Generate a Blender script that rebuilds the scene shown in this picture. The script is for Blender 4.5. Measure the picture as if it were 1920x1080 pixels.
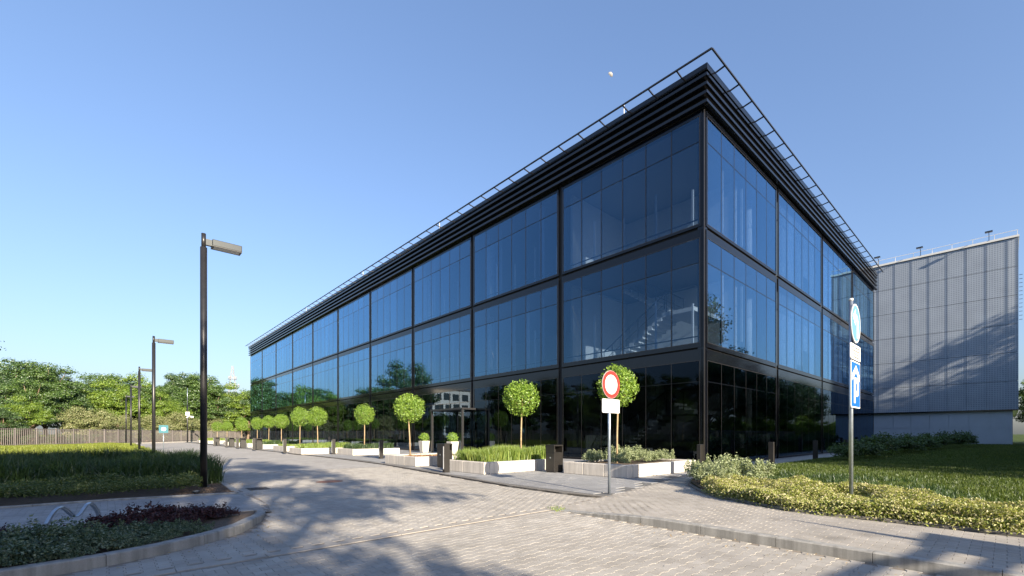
import bpy, math, random
import numpy as np
from mathutils import Vector, Matrix
R = math.radians
S2 = math.sqrt(2.0)
for o in list(bpy.data.objects):
    bpy.data.objects.remove(o)
scene = bpy.context.scene
COL = scene.collection

# ------------------------------------------------------------------ camera
F_PX, CX, HY, CAMH = 843.2, 1045.0, 813.8, 1.4
cam_d = bpy.data.cameras.new('camera')
cam = bpy.data.objects.new('camera', cam_d)
COL.objects.link(cam)
cam.location = (0, 0, CAMH)
cam.rotation_euler = (R(90), 0, R(-45))
cam_d.sensor_width = 36.0
cam_d.lens = F_PX / 1920 * 36
cam_d.shift_x = -(CX - 960) / 1920
cam_d.shift_y = (HY - 540) / 1920
cam_d.clip_start = 0.05
cam_d.clip_end = 12000
scene.camera = cam

# ------------------------------------------------------------------ light
SUN_AZ = Vector((-0.19, -0.98, 0)).normalized()
SUN_EL = R(20.5)
S = Vector((SUN_AZ.x * math.cos(SUN_EL), SUN_AZ.y * math.cos(SUN_EL), math.sin(SUN_EL)))
world = bpy.data.worlds.new('World')
scene.world = world
world.use_nodes = True
wn = world.node_tree
wn.nodes.clear()
sky = wn.nodes.new('ShaderNodeTexSky')
sky.sky_type = 'NISHITA'
sky.sun_disc = False
sky.sun_elevation = SUN_EL
sky.sun_rotation = math.atan2(S.x, S.y)
sky.altitude = 100
sky.air_density = 1.3
sky.dust_density = 2.2
sky.ozone_density = 4.2
bg = wn.nodes.new('ShaderNodeBackground')
bg.inputs['Strength'].default_value = 0.099
wo = wn.nodes.new('ShaderNodeOutputWorld')
gam = wn.nodes.new('ShaderNodeGamma')            # even tone response over the whole sky
gam.inputs['Gamma'].default_value = 0.78
tint = wn.nodes.new('ShaderNodeMix')
tint.data_type = 'RGBA'; tint.blend_type = 'MULTIPLY'
tint.inputs[0].default_value = 1.0
tint.inputs[7].default_value = (0.93, 0.965, 1.14, 1)    # white balance
wn.links.new(sky.outputs[0], gam.inputs['Color'])
wn.links.new(gam.outputs[0], tint.inputs[6])
wn.links.new(tint.outputs[2], bg.inputs[0])
wn.links.new(bg.outputs[0], wo.inputs[0])
sun_d = bpy.data.lights.new('sun', 'SUN')
sun_d.energy = 5.0
sun_d.angle = R(0.55)
sun_d.color = (1.0, 0.86, 0.66)
sun = bpy.data.objects.new('sun', sun_d)
COL.objects.link(sun)
sun.rotation_euler = S.to_track_quat('Z', 'Y').to_euler()
sun.location = S * 60
vs = scene.view_settings
vs.view_transform = 'Standard'
vs.look = 'None'
vs.exposure = 1.6
vs.gamma = 1.0
vs.use_curve_mapping = False
scene.render.engine = 'CYCLES'
scene.cycles.max_bounces = 7
scene.cycles.transparent_max_bounces = 12
scene.cycles.glossy_bounces = 4
scene.cycles.diffuse_bounces = 3

# ------------------------------------------------------------------ helpers
def link(o, parent=None):
    COL.objects.link(o)
    if parent is not None:
        o.parent = parent
    return o
def tag(o, label=None, cat=None, group=None, kind=None):
    if label: o['label'] = label
    if cat: o['category'] = cat
    if group: o['group'] = group
    if kind: o['kind'] = kind
    return o
def thing(name, loc, label, cat, group=None, rz=0.0):
    o = link(bpy.data.objects.new(name, None))
    o.empty_display_size = 0.2
    o.location = loc
    o.rotation_euler = (0, 0, rz)
    return tag(o, label, cat, group)
def children(o):
    return [c for c in COL.objects if c.parent == o]
CH = {}
def copy_tree(o, kids, loc=None, rz=None, sc=None, label=None):
    """kids: list of (child, [grandchildren])"""
    c = o.copy()
    COL.objects.link(c)
    for ch, gs in kids:
        d = ch.copy(); COL.objects.link(d); d.parent = c
        for g in gs:
            e = g.copy(); COL.objects.link(e); e.parent = d
    if loc is not None: c.location = loc
    if rz is not None: c.rotation_euler = (0, 0, rz)
    if sc is not None: c.scale = sc if hasattr(sc, '__len__') else (sc, sc, sc)
    if label: c['label'] = label
    return c

class MB:
    def __init__(self):
        self.v = []; self.f = []; self.m = []
    def add(self, vs_, fs_, mi=0):
        b = len(self.v)
        self.v += [tuple(p) for p in vs_]
        for f in fs_:
            self.f.append([i + b for i in f]); self.m.append(mi)
        return self
    def box(self, x0, x1, y0, y1, z0, z1, mi=0):
        return self.add([(x0,y0,z0),(x1,y0,z0),(x1,y1,z0),(x0,y1,z0),(x0,y0,z1),(x1,y0,z1),(x1,y1,z1),(x0,y1,z1)],
                        [(0,3,2,1),(4,5,6,7),(0,1,5,4),(1,2,6,5),(2,3,7,6),(3,0,4,7)], mi)
    def bar(self, a, b, w, h, mi=0, up=(0, 0, 1)):
        a = Vector(a); b = Vector(b); d = (b - a).normalized()
        u = Vector(up)
        s = d.cross(u)
        if s.length < 1e-4: s = d.cross(Vector((1, 0, 0)))
        s.normalize(); u = s.cross(d)
        vs_ = []
        for p in (a, b):
            for i, j in ((-1,-1),(1,-1),(1,1),(-1,1)):
                vs_.append(p + s * (i * w / 2) + u * (j * h / 2))
        return self.add(vs_, [(3,2,1,0),(4,5,6,7),(0,1,5,4),(1,2,6,5),(2,3,7,6),(3,0,4,7)], mi)
    def prism(self, poly, z0, z1, mi=0, side_mi=None):
        n = len(poly)
        A = sum(poly[i][0]*poly[(i+1)%n][1]-poly[(i+1)%n][0]*poly[i][1] for i in range(n))
        if A < 0: poly = poly[::-1]
        vs_ = [(p[0], p[1], z0) for p in poly] + [(p[0], p[1], z1) for p in poly]
        fs_ = [tuple(range(n-1, -1, -1)), tuple(range(n, 2*n))]
        self.add(vs_, fs_, mi)
        b = len(self.v) - 2*n
        for i in range(n):
            j = (i+1) % n
            self.f.append([b+i, b+j, b+n+j, b+n+i]); self.m.append(mi if side_mi is None else side_mi)
        return self
    def sheet(self, poly, z, mi=0):
        n = len(poly)
        A = sum(poly[i][0]*poly[(i+1)%n][1]-poly[(i+1)%n][0]*poly[i][1] for i in range(n))
        if A < 0: poly = poly[::-1]
        return self.add([(p[0], p[1], z) for p in poly], [tuple(range(n))], mi)
    def tube(self, pts, r, n=8, mi=0, cap=True):
        pts = [Vector(p) for p in pts]
        rs = r if hasattr(r, '__len__') else [r] * len(pts)
        base = len(self.v)
        prev = None
        for i, p in enumerate(pts):
            t = (pts[min(i+1, len(pts)-1)] - pts[max(i-1, 0)]).normalized()
            a = Vector((1, 0, 0)) if abs(t.x) < 0.8 else Vector((0, 1, 0))
            if prev is not None: a = prev
            s = (a - t * a.dot(t)).normalized(); u = t.cross(s); prev = s
            for k in range(n):
                an = 2 * math.pi * k / n
                self.v.append(tuple(p + (s * math.cos(an) + u * math.sin(an)) * rs[i]))
        for i in range(len(pts) - 1):
            for k in range(n):
                a0 = base + i*n + k; a1 = base + i*n + (k+1) % n
                self.f.append([a0, a1, a1 + n, a0 + n]); self.m.append(mi)
        if cap:
            self.f.append([base + k for k in range(n-1, -1, -1)]); self.m.append(mi)
            e = base + (len(pts)-1)*n
            self.f.append([e + k for k in range(n)]); self.m.append(mi)
        return self
    def build(self, name, mat, parent=None, smooth=False):
        me = bpy.data.meshes.new(name)
        me.from_pydata(self.v, [], self.f)
        mats = mat if isinstance(mat, (list, tuple)) else [mat]
        for m in mats: me.materials.append(m)
        if len(mats) > 1: me.polygons.foreach_set('material_index', self.m)
        if smooth: me.polygons.foreach_set('use_smooth', [True] * len(me.polygons))
        me.update()
        return link(bpy.data.objects.new(name, me), parent)

def bevel(o, w=0.01, seg=2):
    m = o.modifiers.new('bevel', 'BEVEL'); m.width = w; m.segments = seg; m.limit_method = 'ANGLE'
    return o
def mesh_np(name, V, idx, starts, mat):
    me = bpy.data.meshes.new(name)
    V = np.asarray(V, np.float32)
    me.vertices.add(len(V)); me.vertices.foreach_set('co', V.ravel())
    me.loops.add(len(idx)); me.loops.foreach_set('vertex_index', np.asarray(idx, np.int32))
    me.polygons.add(len(starts)); me.polygons.foreach_set('loop_start', np.asarray(starts, np.int32))
    me.polygons.foreach_set('use_smooth', np.zeros(len(starts), bool))
    me.update(calc_edges=True)
    me.validate()
    me.materials.append(mat)
    return me
def nrm(a):
    return a / np.maximum(np.linalg.norm(a, axis=1, keepdims=True), 1e-9)
def leaf_mesh(name, P, Nn, size, rng, mat, aspect=0.55, fold=0.12):
    n = len(P)
    Nn = nrm(Nn)
    t = rng.normal(size=(n, 3)); t = nrm(t - Nn * (t * Nn).sum(1, keepdims=True))
    b = np.cross(Nn, t)
    s = (size * rng.uniform(0.65, 1.3, n))[:, None]
    V = np.empty((n, 4, 3))
    V[:, 0] = P - t * s * 0.5
    V[:, 1] = P + b * s * aspect * 0.5 + Nn * s * fold
    V[:, 2] = P + t * s * 0.5
    V[:, 3] = P - b * s * aspect * 0.5 + Nn * s * fold
    return mesh_np(name, V.reshape(-1, 3), np.arange(4 * n), np.arange(0, 4 * n, 4), mat)
def blade_mesh(name, P, h, w, rng, mat, lean=0.35, zup=None):
    """tapered bent grass blades: quad + tip triangle"""
    n = len(P)
    h = np.broadcast_to(np.asarray(h, float), (n,)); w = np.broadcast_to(np.asarray(w, float), (n,))
    a = rng.uniform(0, 2*np.pi, n); d = np.stack([np.cos(a), np.sin(a), np.zeros(n)], 1)
    a2 = rng.uniform(0, 2*np.pi, n); s = np.stack([np.cos(a2), np.sin(a2), np.zeros(n)], 1)
    ln = (rng.uniform(0.1, 1.0, n) * lean)[:, None]
    H = h[:, None]; W = w[:, None]; up = np.array([0, 0, 1.0])
    mid = P + up * H * 0.6 + d * H * ln * 0.35
    tip = P + up * H * (1 - 0.35 * ln) + d * H * ln * 1.1
    V = np.empty((n, 5, 3))
    V[:, 0] = P - s * W * .5; V[:, 1] = P + s * W * .5
    V[:, 2] = mid - s * W * .36; V[:, 3] = mid + s * W * .36; V[:, 4] = tip
    base = (np.arange(n) * 5)[:, None]
    idx = (base + np.array([0, 1, 3, 2, 2, 3, 4])).ravel()
    st = (np.arange(n) * 7)[:, None] + np.array([0, 4])
    return mesh_np(name, V.reshape(-1, 3), idx, st.ravel(), mat)
def proj(x, y, z):
    Y = (x + y) / S2; X = (x - y) / S2
    if Y < 0.2: return None
    return (CX + F_PX * X / Y, HY - F_PX * (z - CAMH) / Y, Y)
def gp(px, py, z=0.0):
    Y = F_PX * (CAMH - z) / (py - HY); X = (px - CX) / F_PX * Y
    return ((Y + X) / S2, (Y - X) / S2)
def inpoly(x, y, poly):
    x = np.asarray(x, float); y = np.asarray(y, float)
    c = np.zeros(np.shape(x), bool); n = len(poly); j = n - 1
    for i in range(n):
        xi, yi = poly[i]; xj, yj = poly[j]
        hit = ((yi > y) != (yj > y)) & (x < (xj - xi) * (y - yi) / (yj - yi + 1e-12) + xi)
        c ^= hit; j = i
    return c
def scatter(poly, n, rng):
    xs = [p[0] for p in poly]; ys = [p[1] for p in poly]
    out = []
    tot = 0
    while tot < n:
        P = rng.uniform((min(xs), min(ys)), (max(xs), max(ys)), (n * 2, 2))
        P = P[inpoly(P[:, 0], P[:, 1], poly)]
        out.append(P); tot += len(P)
    return np.concatenate(out)[:n]
def vnoise(x, y, sc, seed=0):
    """cheap smooth value noise"""
    r = np.random.RandomState(seed).rand(64, 64)
    X = np.asarray(x) / sc; Y = np.asarray(y) / sc
    xi = np.floor(X).astype(int); yi = np.floor(Y).astype(int)
    fx = X - xi; fy = Y - yi
    fx = fx*fx*(3-2*fx); fy = fy*fy*(3-2*fy)
    g = lambda a, b: r[a % 64, b % 64]
    return (g(xi, yi)*(1-fx)+g(xi+1, yi)*fx)*(1-fy)+(g(xi, yi+1)*(1-fx)+g(xi+1, yi+1)*fx)*fy

# ------------------------------------------------------------------ materials
class NT:
    def __init__(self, name):
        self.mat = bpy.data.materials.new(name); self.mat.use_nodes = True
        self.t = self.mat.node_tree; self.t.nodes.clear()
        self.out = self.t.nodes.new('ShaderNodeOutputMaterial')
    def n(self, typ, **kw):
        nd = self.t.nodes.new(typ)
        for k, v in kw.items():
            if k.startswith('i_'):
                nd.inputs[k[2:].replace('_', ' ')].default_value = v
            else: setattr(nd, k, v)
        return nd
    def l(self, a, b): self.t.links.new(a, b)
    def noise(self, scale, detail=4, rough=0.55, vec=None):
        nd = self.n('ShaderNodeTexNoise'); nd.inputs['Scale'].default_value = scale
        nd.inputs['Detail'].default_value = detail; nd.inputs['Roughness'].default_value = rough
        if vec is not None: self.l(vec, nd.inputs['Vector'])
        return nd.outputs['Fac']
    def ramp(self, fac, stops):
        nd = self.n('ShaderNodeValToRGB'); cr = nd.color_ramp
        while len(cr.elements) < len(stops): cr.elements.new(0.5)
        for e, (p, c) in zip(cr.elements, stops):
            e.position = p; e.color = (c[0], c[1], c[2], 1)
        self.l(fac, nd.inputs['Fac']); return nd.outputs['Color']
    def math(self, op, a, b=None):
        nd = self.n('ShaderNodeMath', operation=op)
        for i, x in enumerate((a, b)):
            if x is None: continue
            if isinstance(x, (int, float)): nd.inputs[i].default_value = x
            else: self.l(x, nd.inputs[i])
        return nd.outputs[0]
    def mix(self, fac, a, b, typ='MIX'):
        nd = self.n('ShaderNodeMix', data_type='RGBA', blend_type=typ)
        for k, x in (('Factor', fac), ('A', a), ('B', b)):
            sock = [s for s in nd.inputs if s.name == k and (s.type == ('VALUE' if k == 'Factor' else 'RGBA'))][0]
            if isinstance(x, (int, float)): sock.default_value = x
            elif isinstance(x, tuple): sock.default_value = (x[0], x[1], x[2], 1)
            else: self.l(x, sock)
        return [s for s in nd.outputs if s.type == 'RGBA'][0]
    def coord(self, kind='Object'):
        return self.n('ShaderNodeTexCoord').outputs[kind]
    def pos(self):
        return self.n('ShaderNodeNewGeometry').outputs['Position']
    def scale(self, vec, sx, sy, sz):
        nd = self.n('ShaderNodeMapping'); nd.inputs['Scale'].default_value = (sx, sy, sz)
        self.l(vec, nd.inputs['Vector']); return nd.outputs[0]
    def bump(self, h, strength=0.3, dist=0.01):
        nd = self.n('ShaderNodeBump'); nd.inputs['Strength'].default_value = strength
        nd.inputs['Distance'].default_value = dist; self.l(h, nd.inputs['Height']); return nd.outputs[0]
    def principled(self, color, rough=0.6, metal=0.0, spec=0.5, normal=None):
        p = self.n('ShaderNodeBsdfPrincipled')
        for k, x in (('Base Color', color), ('Roughness', rough), ('Metallic', metal), ('Specular IOR Level', spec)):
            if isinstance(x, tuple): p.inputs[k].default_value = (x[0], x[1], x[2], 1)
            elif isinstance(x, (int, float)): p.inputs[k].default_value = x
            else: self.l(x, p.inputs[k])
        if normal is not None: self.l(normal, p.inputs['Normal'])
        self.l(p.outputs[0], self.out.inputs['Surface']); return p
    def pieces_random(self):
        g = self.n('ShaderNodeNewGeometry').outputs['Random Per Island']
        oi = self.n('ShaderNodeObjectInfo').outputs['Random']
        return self.math('FRACT', self.math('ADD', g, oi))

def simple(name, col, rough=0.5, metal=0.0, spec=0.5, var=0.12, scale=6.0, bump=0.0):
    m = NT(name); p = m.pos()
    f = m.noise(scale, 5, 0.6, p)
    a = tuple(c * (1 - var) for c in col); b = tuple(min(1, c * (1 + var)) for c in col)
    c = m.ramp(f, [(0.3, a), (0.7, b)])
    n = m.bump(m.noise(scale * 12, 3, 0.6, p), bump, 0.004) if bump else None
    m.principled(c, rough, metal, spec, n)
    return m.mat
def paving(name, dark, light, stain=0.22, rough=0.85):
    m = NT(name); p = m.pos()
    base = m.ramp(m.pieces_random(), [(0.0, dark), (0.5, tuple((a+b)/2 for a, b in zip(dark, light))), (1.0, light)])
    fine = m.noise(160, 3, 0.6, p); mid = m.noise(2.2, 5, 0.6, p); big = m.noise(0.35, 4, 0.6, p)
    base = m.mix(0.4, base, tuple((a+b)/2 for a, b in zip(dark, light)))
    c = m.mix(1.0, base, m.ramp(fine, [(0.3, (0.86,)*3), (0.7, (1.1,)*3)]), 'MULTIPLY')
    c = m.mix(1.0, c, m.ramp(mid, [(0.32, (1-stain,)*3), (0.62, (1.04,)*3)]), 'MULTIPLY')
    c = m.mix(1.0, c, m.ramp(big, [(0.3, (1-stain*.6,)*3), (0.65, (1.05,)*3)]), 'MULTIPLY')
    trk = m.noise(1.0, 3, 0.6, m.scale(p, 0.9, 0.16, 1)); spot = m.noise(1.1, 2, 0.4, p)
    c = m.mix(1.0, c, m.ramp(trk, [(0.38, (0.92, 0.92, 0.93)), (0.55, (1.03,)*3)]), 'MULTIPLY')
    c = m.mix(1.0, c, m.ramp(spot, [(0.26, (0.80,)*3), (0.33, (1.0,)*3)]), 'MULTIPLY')
    m.principled(c, rough, 0, 0.25, m.bump(fine, 0.25, 0.003))
    return m.mat
def foliage(name, cols, trans=0.35, gloss=0.06):
    m = NT(name)
    r = m.pieces_random()
    p = m.pos()
    big = m.noise(0.9, 3, 0.5, p)
    f = m.math('ADD', m.math('MULTIPLY', r, 0.65), m.math('MULTIPLY', big, 0.35))
    k = len(cols)
    c = m.ramp(f, [(0.12 + 0.72 * i / (k - 1), cols[i]) for i in range(k)])
    d = m.n('ShaderNodeBsdfDiffuse'); m.l(c, d.inputs['Color'])
    tr = m.n('ShaderNodeBsdfTranslucent')
    tc = m.mix(1.0, c, (1.25, 1.25, 0.55), 'MULTIPLY'); m.l(tc, tr.inputs['Color'])
    mx = m.n('ShaderNodeMixShader'); mx.inputs[0].default_value = trans
    m.l(d.outputs[0], mx.inputs[1]); m.l(tr.outputs[0], mx.inputs[2])
    gl = m.n('ShaderNodeBsdfGlossy'); gl.inputs['Roughness'].default_value = 0.45
    gl.inputs['Color'].default_value = (0.8, 0.85, 0.9, 1)
    m2 = m.n('ShaderNodeMixShader'); m2.inputs[0].default_value = gloss
    m.l(mx.outputs[0], m2.inputs[1]); m.l(gl.outputs[0], m2.inputs[2])
    m.l(m2.outputs[0], m.out.inputs['Surface'])
    return m.mat

M = {}
M['paver'] = paving('road_paver', (0.3064, 0.2863, 0.2580), (0.3893, 0.3718, 0.3441), 0.16)
M['brick'] = paving('pavement_brick', (0.2981, 0.2778, 0.2495), (0.3727, 0.3505, 0.3226), 0.16)
M['path'] = paving('path_brick', (0.2632, 0.2630, 0.2633), (0.3329, 0.3288, 0.3292), 0.18)
M['slab'] = paving('plaza_slab', (0.2310, 0.2332, 0.2386), (0.2680, 0.2713, 0.2783), 0.12)
M['sand'] = simple('joint_sand', (0.2030, 0.1776, 0.1522), 0.95, var=0.25, scale=9, bump=0.3)
M['slabjoint'] = simple('slab_joint', (0.10, 0.10, 0.10), 0.95, var=0.2)
def far_road():
    m = NT('road_far'); p = m.pos()
    b = m.n('ShaderNodeTexBrick'); m.l(p, b.inputs['Vector'])
    b.inputs['Color1'].default_value = (0.294, 0.283, 0.271, 1); b.inputs['Color2'].default_value = (0.348, 0.34, 0.33, 1)
    b.inputs['Mortar'].default_value = (0.25, 0.242, 0.23, 1)
    b.inputs['Scale'].default_value = 1.0; b.inputs['Mortar Size'].default_value = 0.005
    b.inputs['Brick Width'].default_value = 0.172; b.inputs['Row Height'].default_value = 0.1226
    mid = m.noise(2.2, 5, 0.6, p); big = m.noise(0.35, 4, 0.6, p)
    c = m.mix(1.0, b.outputs['Color'], m.ramp(mid, [(0.32, (0.86,)*3), (0.62, (1.04,)*3)]), 'MULTIPLY')
    c = m.mix(1.0, c, m.ramp(big, [(0.3, (0.9,)*3), (0.65, (1.05,)*3)]), 'MULTIPLY')
    m.principled(c, 0.88, 0, 0.2)
    return m.mat
M['road_far'] = far_road()
def concrete(name, col, streak=True, stain=0.3):
    m = NT(name); p = m.pos()
    st = m.noise(1.0, 4, 0.6, m.scale(p, 9, 9, 0.7))
    mid = m.noise(3.0, 5, 0.65, p); fine = m.noise(90, 3, 0.6, p)
    c = m.ramp(mid, [(0.3, tuple(x*(1-stain*.5) for x in col)), (0.7, col)])
    if streak: c = m.mix(1.0, c, m.ramp(st, [(0.34, (1-stain,)*3), (0.6, (1.0,)*3)]), 'MULTIPLY')
    c = m.mix(1.0, c, m.ramp(fine, [(0.3, (0.9,)*3), (0.7, (1.05,)*3)]), 'MULTIPLY')
    m.principled(c, 0.85, 0, 0.25, m.bump(fine, 0.3, 0.003)); return m.mat
M['concrete'] = concrete('planter_concrete', (0.5560, 0.5223, 0.4802), True, 0.22)
M['kerb'] = concrete('kerb_concrete', (0.3380, 0.3342, 0.3213), True, 0.35)
M['kerbdark'] = concrete('dark_kerb', (0.1750, 0.1645, 0.1540), True, 0.25)
M['black'] = simple('black_metal', (0.016, 0.016, 0.018), 0.38, 0.0, 0.5, 0.15)
M['boll'] = simple('bollard_paint', (0.0126, 0.0113, 0.0105), 0.45, 0, 0.5, 0.2)
M['frame'] = simple('anodised_frame', (0.004, 0.005, 0.008), 0.07, 0.0, 0.4, 0.12)
M['edge'] = simple('edge_trim', (0.055, 0.05, 0.048), 0.30, 0.6, 0.5, 0.1)
M['louver'] = simple('louver_metal', (0.004, 0.005, 0.008), 0.12, 0.0, 0.55, 0.12)
M['dark'] = simple('dark_cavity', (0.006, 0.006, 0.007), 0.7)
M['steel'] = simple('galvanised_steel', (0.3506, 0.4061, 0.4725), 0.35, 0.75, 0.5, 0.12, 14)
M['white'] = simple('white_paint', (0.6240, 0.6240, 0.6162), 0.5, var=0.04)
M['wall_in'] = simple('interior_wall', (0.72, 0.70, 0.66), 0.8, var=0.04)
M['floor_in'] = simple('interior_floor', (0.16, 0.16, 0.165), 0.5, var=0.1)
M['ceil_in'] = simple('interior_ceiling', (0.30, 0.31, 0.32), 0.8, var=0.05)
M['roof'] = simple('roof_membrane', (0.12, 0.12, 0.125), 0.9)
M['red'] = simple('sign_red', (0.4650, 0.0315, 0.0280), 0.4, var=0.05)
M['blue'] = simple('sign_blue', (0.0112, 0.1050, 0.3900), 0.35, var=0.05)
M['blue2'] = simple('sign_blue_faded', (0.10, 0.24, 0.44), 0.35, var=0.05)
M['signback'] = simple('sign_back', (0.35, 0.35, 0.36), 0.5, 0.4)
M['text'] = simple('plate_text', (0.1155, 0.1120, 0.1120), 0.7)
M['teal'] = simple('sign_teal', (0.0050, 0.1100, 0.1500), 0.4)
M['soil'] = simple('soil', (0.085, 0.060, 0.042), 0.95, var=0.45, scale=14, bump=0.8)
M['bark'] = simple('bark', (0.17, 0.12, 0.085), 0.9, var=0.35, scale=16, bump=0.6)
M['youngbark'] = simple('young_bark', (0.30, 0.22, 0.13), 0.85, var=0.3, scale=16)
M['mulch'] = simple('red_mulch', (0.20, 0.065, 0.032), 0.95, var=0.5, scale=20, bump=0.8)
M['rust'] = simple('rusty_iron', (0.20, 0.10, 0.07), 0.8, 0.2, var=0.3, scale=20)
M['iron'] = simple('cast_iron', (0.05, 0.045, 0.045), 0.7, 0.3, var=0.3, scale=20)
M['fence'] = simple('fence_paint', (0.1628, 0.1467, 0.1433), 0.6, var=0.08)
M['tower'] = simple('tower_paint', (0.2592, 0.2592, 0.2664), 0.6, var=0.05)
M['lampgrey'] = simple('lamp_housing', (0.0210, 0.0261, 0.0307), 0.42, 0.4, var=0.06)
M['lens'] = simple('lamp_lens', (0.55, 0.55, 0.50), 0.25)
M['strip'] = simple('light_strip', (0.5616, 0.5616, 0.5772), 0.4)
M['moon'] = simple('moon_rock', (0.2306, 0.2306, 0.2306), 0.95, var=0.35, scale=0.03)
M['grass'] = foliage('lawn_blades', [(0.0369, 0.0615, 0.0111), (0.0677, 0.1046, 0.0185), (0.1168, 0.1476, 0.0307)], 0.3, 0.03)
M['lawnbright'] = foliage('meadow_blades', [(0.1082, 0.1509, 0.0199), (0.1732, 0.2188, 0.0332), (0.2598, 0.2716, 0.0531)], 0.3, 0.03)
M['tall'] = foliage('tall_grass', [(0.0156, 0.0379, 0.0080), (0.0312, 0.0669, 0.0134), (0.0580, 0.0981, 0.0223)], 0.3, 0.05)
M['orn'] = foliage('ornamental_grass', [(0.0984, 0.1640, 0.0246), (0.1640, 0.2460, 0.0410), (0.2788, 0.3280, 0.0820)], 0.35, 0.04)
M['dry'] = foliage('dry_grass', [(0.2460, 0.1640, 0.0820), (0.3690, 0.2624, 0.1394), (0.4100, 0.3444, 0.2050)], 0.3, 0.03)
M['cover'] = foliage('ground_cover', [(0.0410, 0.0697, 0.0148), (0.0820, 0.1230, 0.0246), (0.1640, 0.1804, 0.0574)], 0.3, 0.05)
M['spirea'] = foliage('golden_spirea', [(0.1019, 0.1465, 0.0171), (0.2444, 0.2783, 0.0514), (0.3938, 0.3808, 0.1714), (0.4481, 0.4100, 0.2828)], 0.3, 0.03)
M['artem'] = foliage('silver_shrub', [(0.1509, 0.1988, 0.0902), (0.2716, 0.3182, 0.1804), (0.3621, 0.3977, 0.2624)], 0.25, 0.03)
M['barb'] = foliage('barberry', [(0.0193, 0.0066, 0.0077), (0.0385, 0.0099, 0.0121), (0.0715, 0.0176, 0.0154)], 0.2, 0.05)
M['euon'] = foliage('variegated_shrub', [(0.0295, 0.0590, 0.0295), (0.0708, 0.1181, 0.0590), (0.2007, 0.2362, 0.1535)], 0.25, 0.06)
M['ball'] = foliage('ball_tree_leaf', [(0.0860, 0.1729, 0.0190), (0.1721, 0.2881, 0.0333), (0.2839, 0.4034, 0.0570)], 0.35, 0.05)
M['tree1'] = foliage('tree_leaf_mid', [(0.0279, 0.0650, 0.0122), (0.0620, 0.1234, 0.0217), (0.1240, 0.1948, 0.0374)], 0.35, 0.05)
M['tree2'] = foliage('tree_leaf_yellow', [(0.0605, 0.1168, 0.0141), (0.1345, 0.2181, 0.0234), (0.2219, 0.2960, 0.0467)], 0.35, 0.04)
M['tree3'] = foliage('tree_leaf_dark', [(0.0209, 0.0505, 0.0156), (0.0488, 0.1010, 0.0273), (0.1045, 0.1660, 0.0467)], 0.3, 0.06)
M['pale'] = foliage('pale_bush', [(0.0959, 0.1282, 0.0389), (0.1771, 0.2037, 0.0779), (0.3100, 0.3018, 0.1714)], 0.3, 0.03)
M['darkshrub'] = foliage('dark_shrub', [(0.0246, 0.0492, 0.0164), (0.0492, 0.0902, 0.0246), (0.0984, 0.1476, 0.0410)], 0.3, 0.05)
def ground_mat(name, a, b, c_):
    m = NT(name); p = m.pos()
    f = m.noise(0.25, 6, 0.6, p); g = m.noise(18, 4, 0.6, p)
    c = m.ramp(f, [(0.3, a), (0.5, b), (0.72, c_)])
    c = m.mix(1.0, c, m.ramp(g, [(0.3, (0.65,)*3), (0.7, (1.15,)*3)]), 'MULTIPLY')
    m.principled(c, 0.95, 0, 0.1, m.bump(g, 0.6, 0.03)); return m.mat
M['ground'] = ground_mat('ground_grass', (0.0315, 0.0525, 0.0126), (0.0525, 0.0770, 0.0175), (0.0770, 0.0980, 0.0245))
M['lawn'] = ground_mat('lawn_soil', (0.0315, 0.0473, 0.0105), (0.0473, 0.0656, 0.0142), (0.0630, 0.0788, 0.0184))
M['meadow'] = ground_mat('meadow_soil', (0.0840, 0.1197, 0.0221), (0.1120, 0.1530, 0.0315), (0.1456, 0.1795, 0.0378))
def glass(name, tint, ior, refl):
    m = NT(name)
    ge = m.n('ShaderNodeNewGeometry'); dt = m.n('ShaderNodeVectorMath', operation='DOT_PRODUCT')
    m.l(ge.outputs['Incoming'], dt.inputs[0]); m.l(ge.outputs['Normal'], dt.inputs[1])
    co = m.math('ABSOLUTE', dt.outputs['Value'])
    fac = m.math('ADD', m.math('MULTIPLY', m.math('POWER', m.math('SUBTRACT', 1.0, co), 2.2), 1.0-ior), ior)
    g = m.n('ShaderNodeBsdfGlossy'); g.inputs['Roughness'].default_value = 0.0
    g.inputs['Color'].default_value = (*refl, 1)
    wav = m.noise(0.5, 2, 0.5, m.pos())
    m.l(m.bump(wav, 0.02, 0.05), g.inputs['Normal'])
    rv = m.pieces_random()
    tc = m.mix(1.0, tuple(tint), m.ramp(rv, [(0.0, (0.90,)*3), (1.0, (1.05,)*3)]), 'MULTIPLY')
    t = m.n('ShaderNodeBsdfTransparent'); m.l(tc, t.inputs['Color'])
    rc_ = m.mix(1.0, tuple(refl), m.ramp(rv, [(0.0, (0.95,)*3), (1.0, (1.0,)*3)]), 'MULTIPLY'); m.l(rc_, g.inputs['Color'])
    mx = m.n('ShaderNodeMixShader')
    m.l(fac, mx.inputs[0]); m.l(t.outputs[0], mx.inputs[1]); m.l(g.outputs[0], mx.inputs[2])
    m.l(mx.outputs[0], m.out.inputs['Surface']); return m.mat
M['glass'] = glass('tinted_glass', (0.57, 0.63, 0.70), 0.05, (0.42, 0.73, 1.0))
M['fritted'] = glass('tinted_transom_glass', (0.50, 0.56, 0.63), 0.045, (0.45, 0.74, 1.0))
M['lobby'] = glass('lobby_glass', (0.28, 0.31, 0.34), 0.03, (0.27, 0.36, 0.48))
M['window'] = simple('dark_window', (0.03, 0.05, 0.06), 0.08, 0, 0.8)
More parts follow.
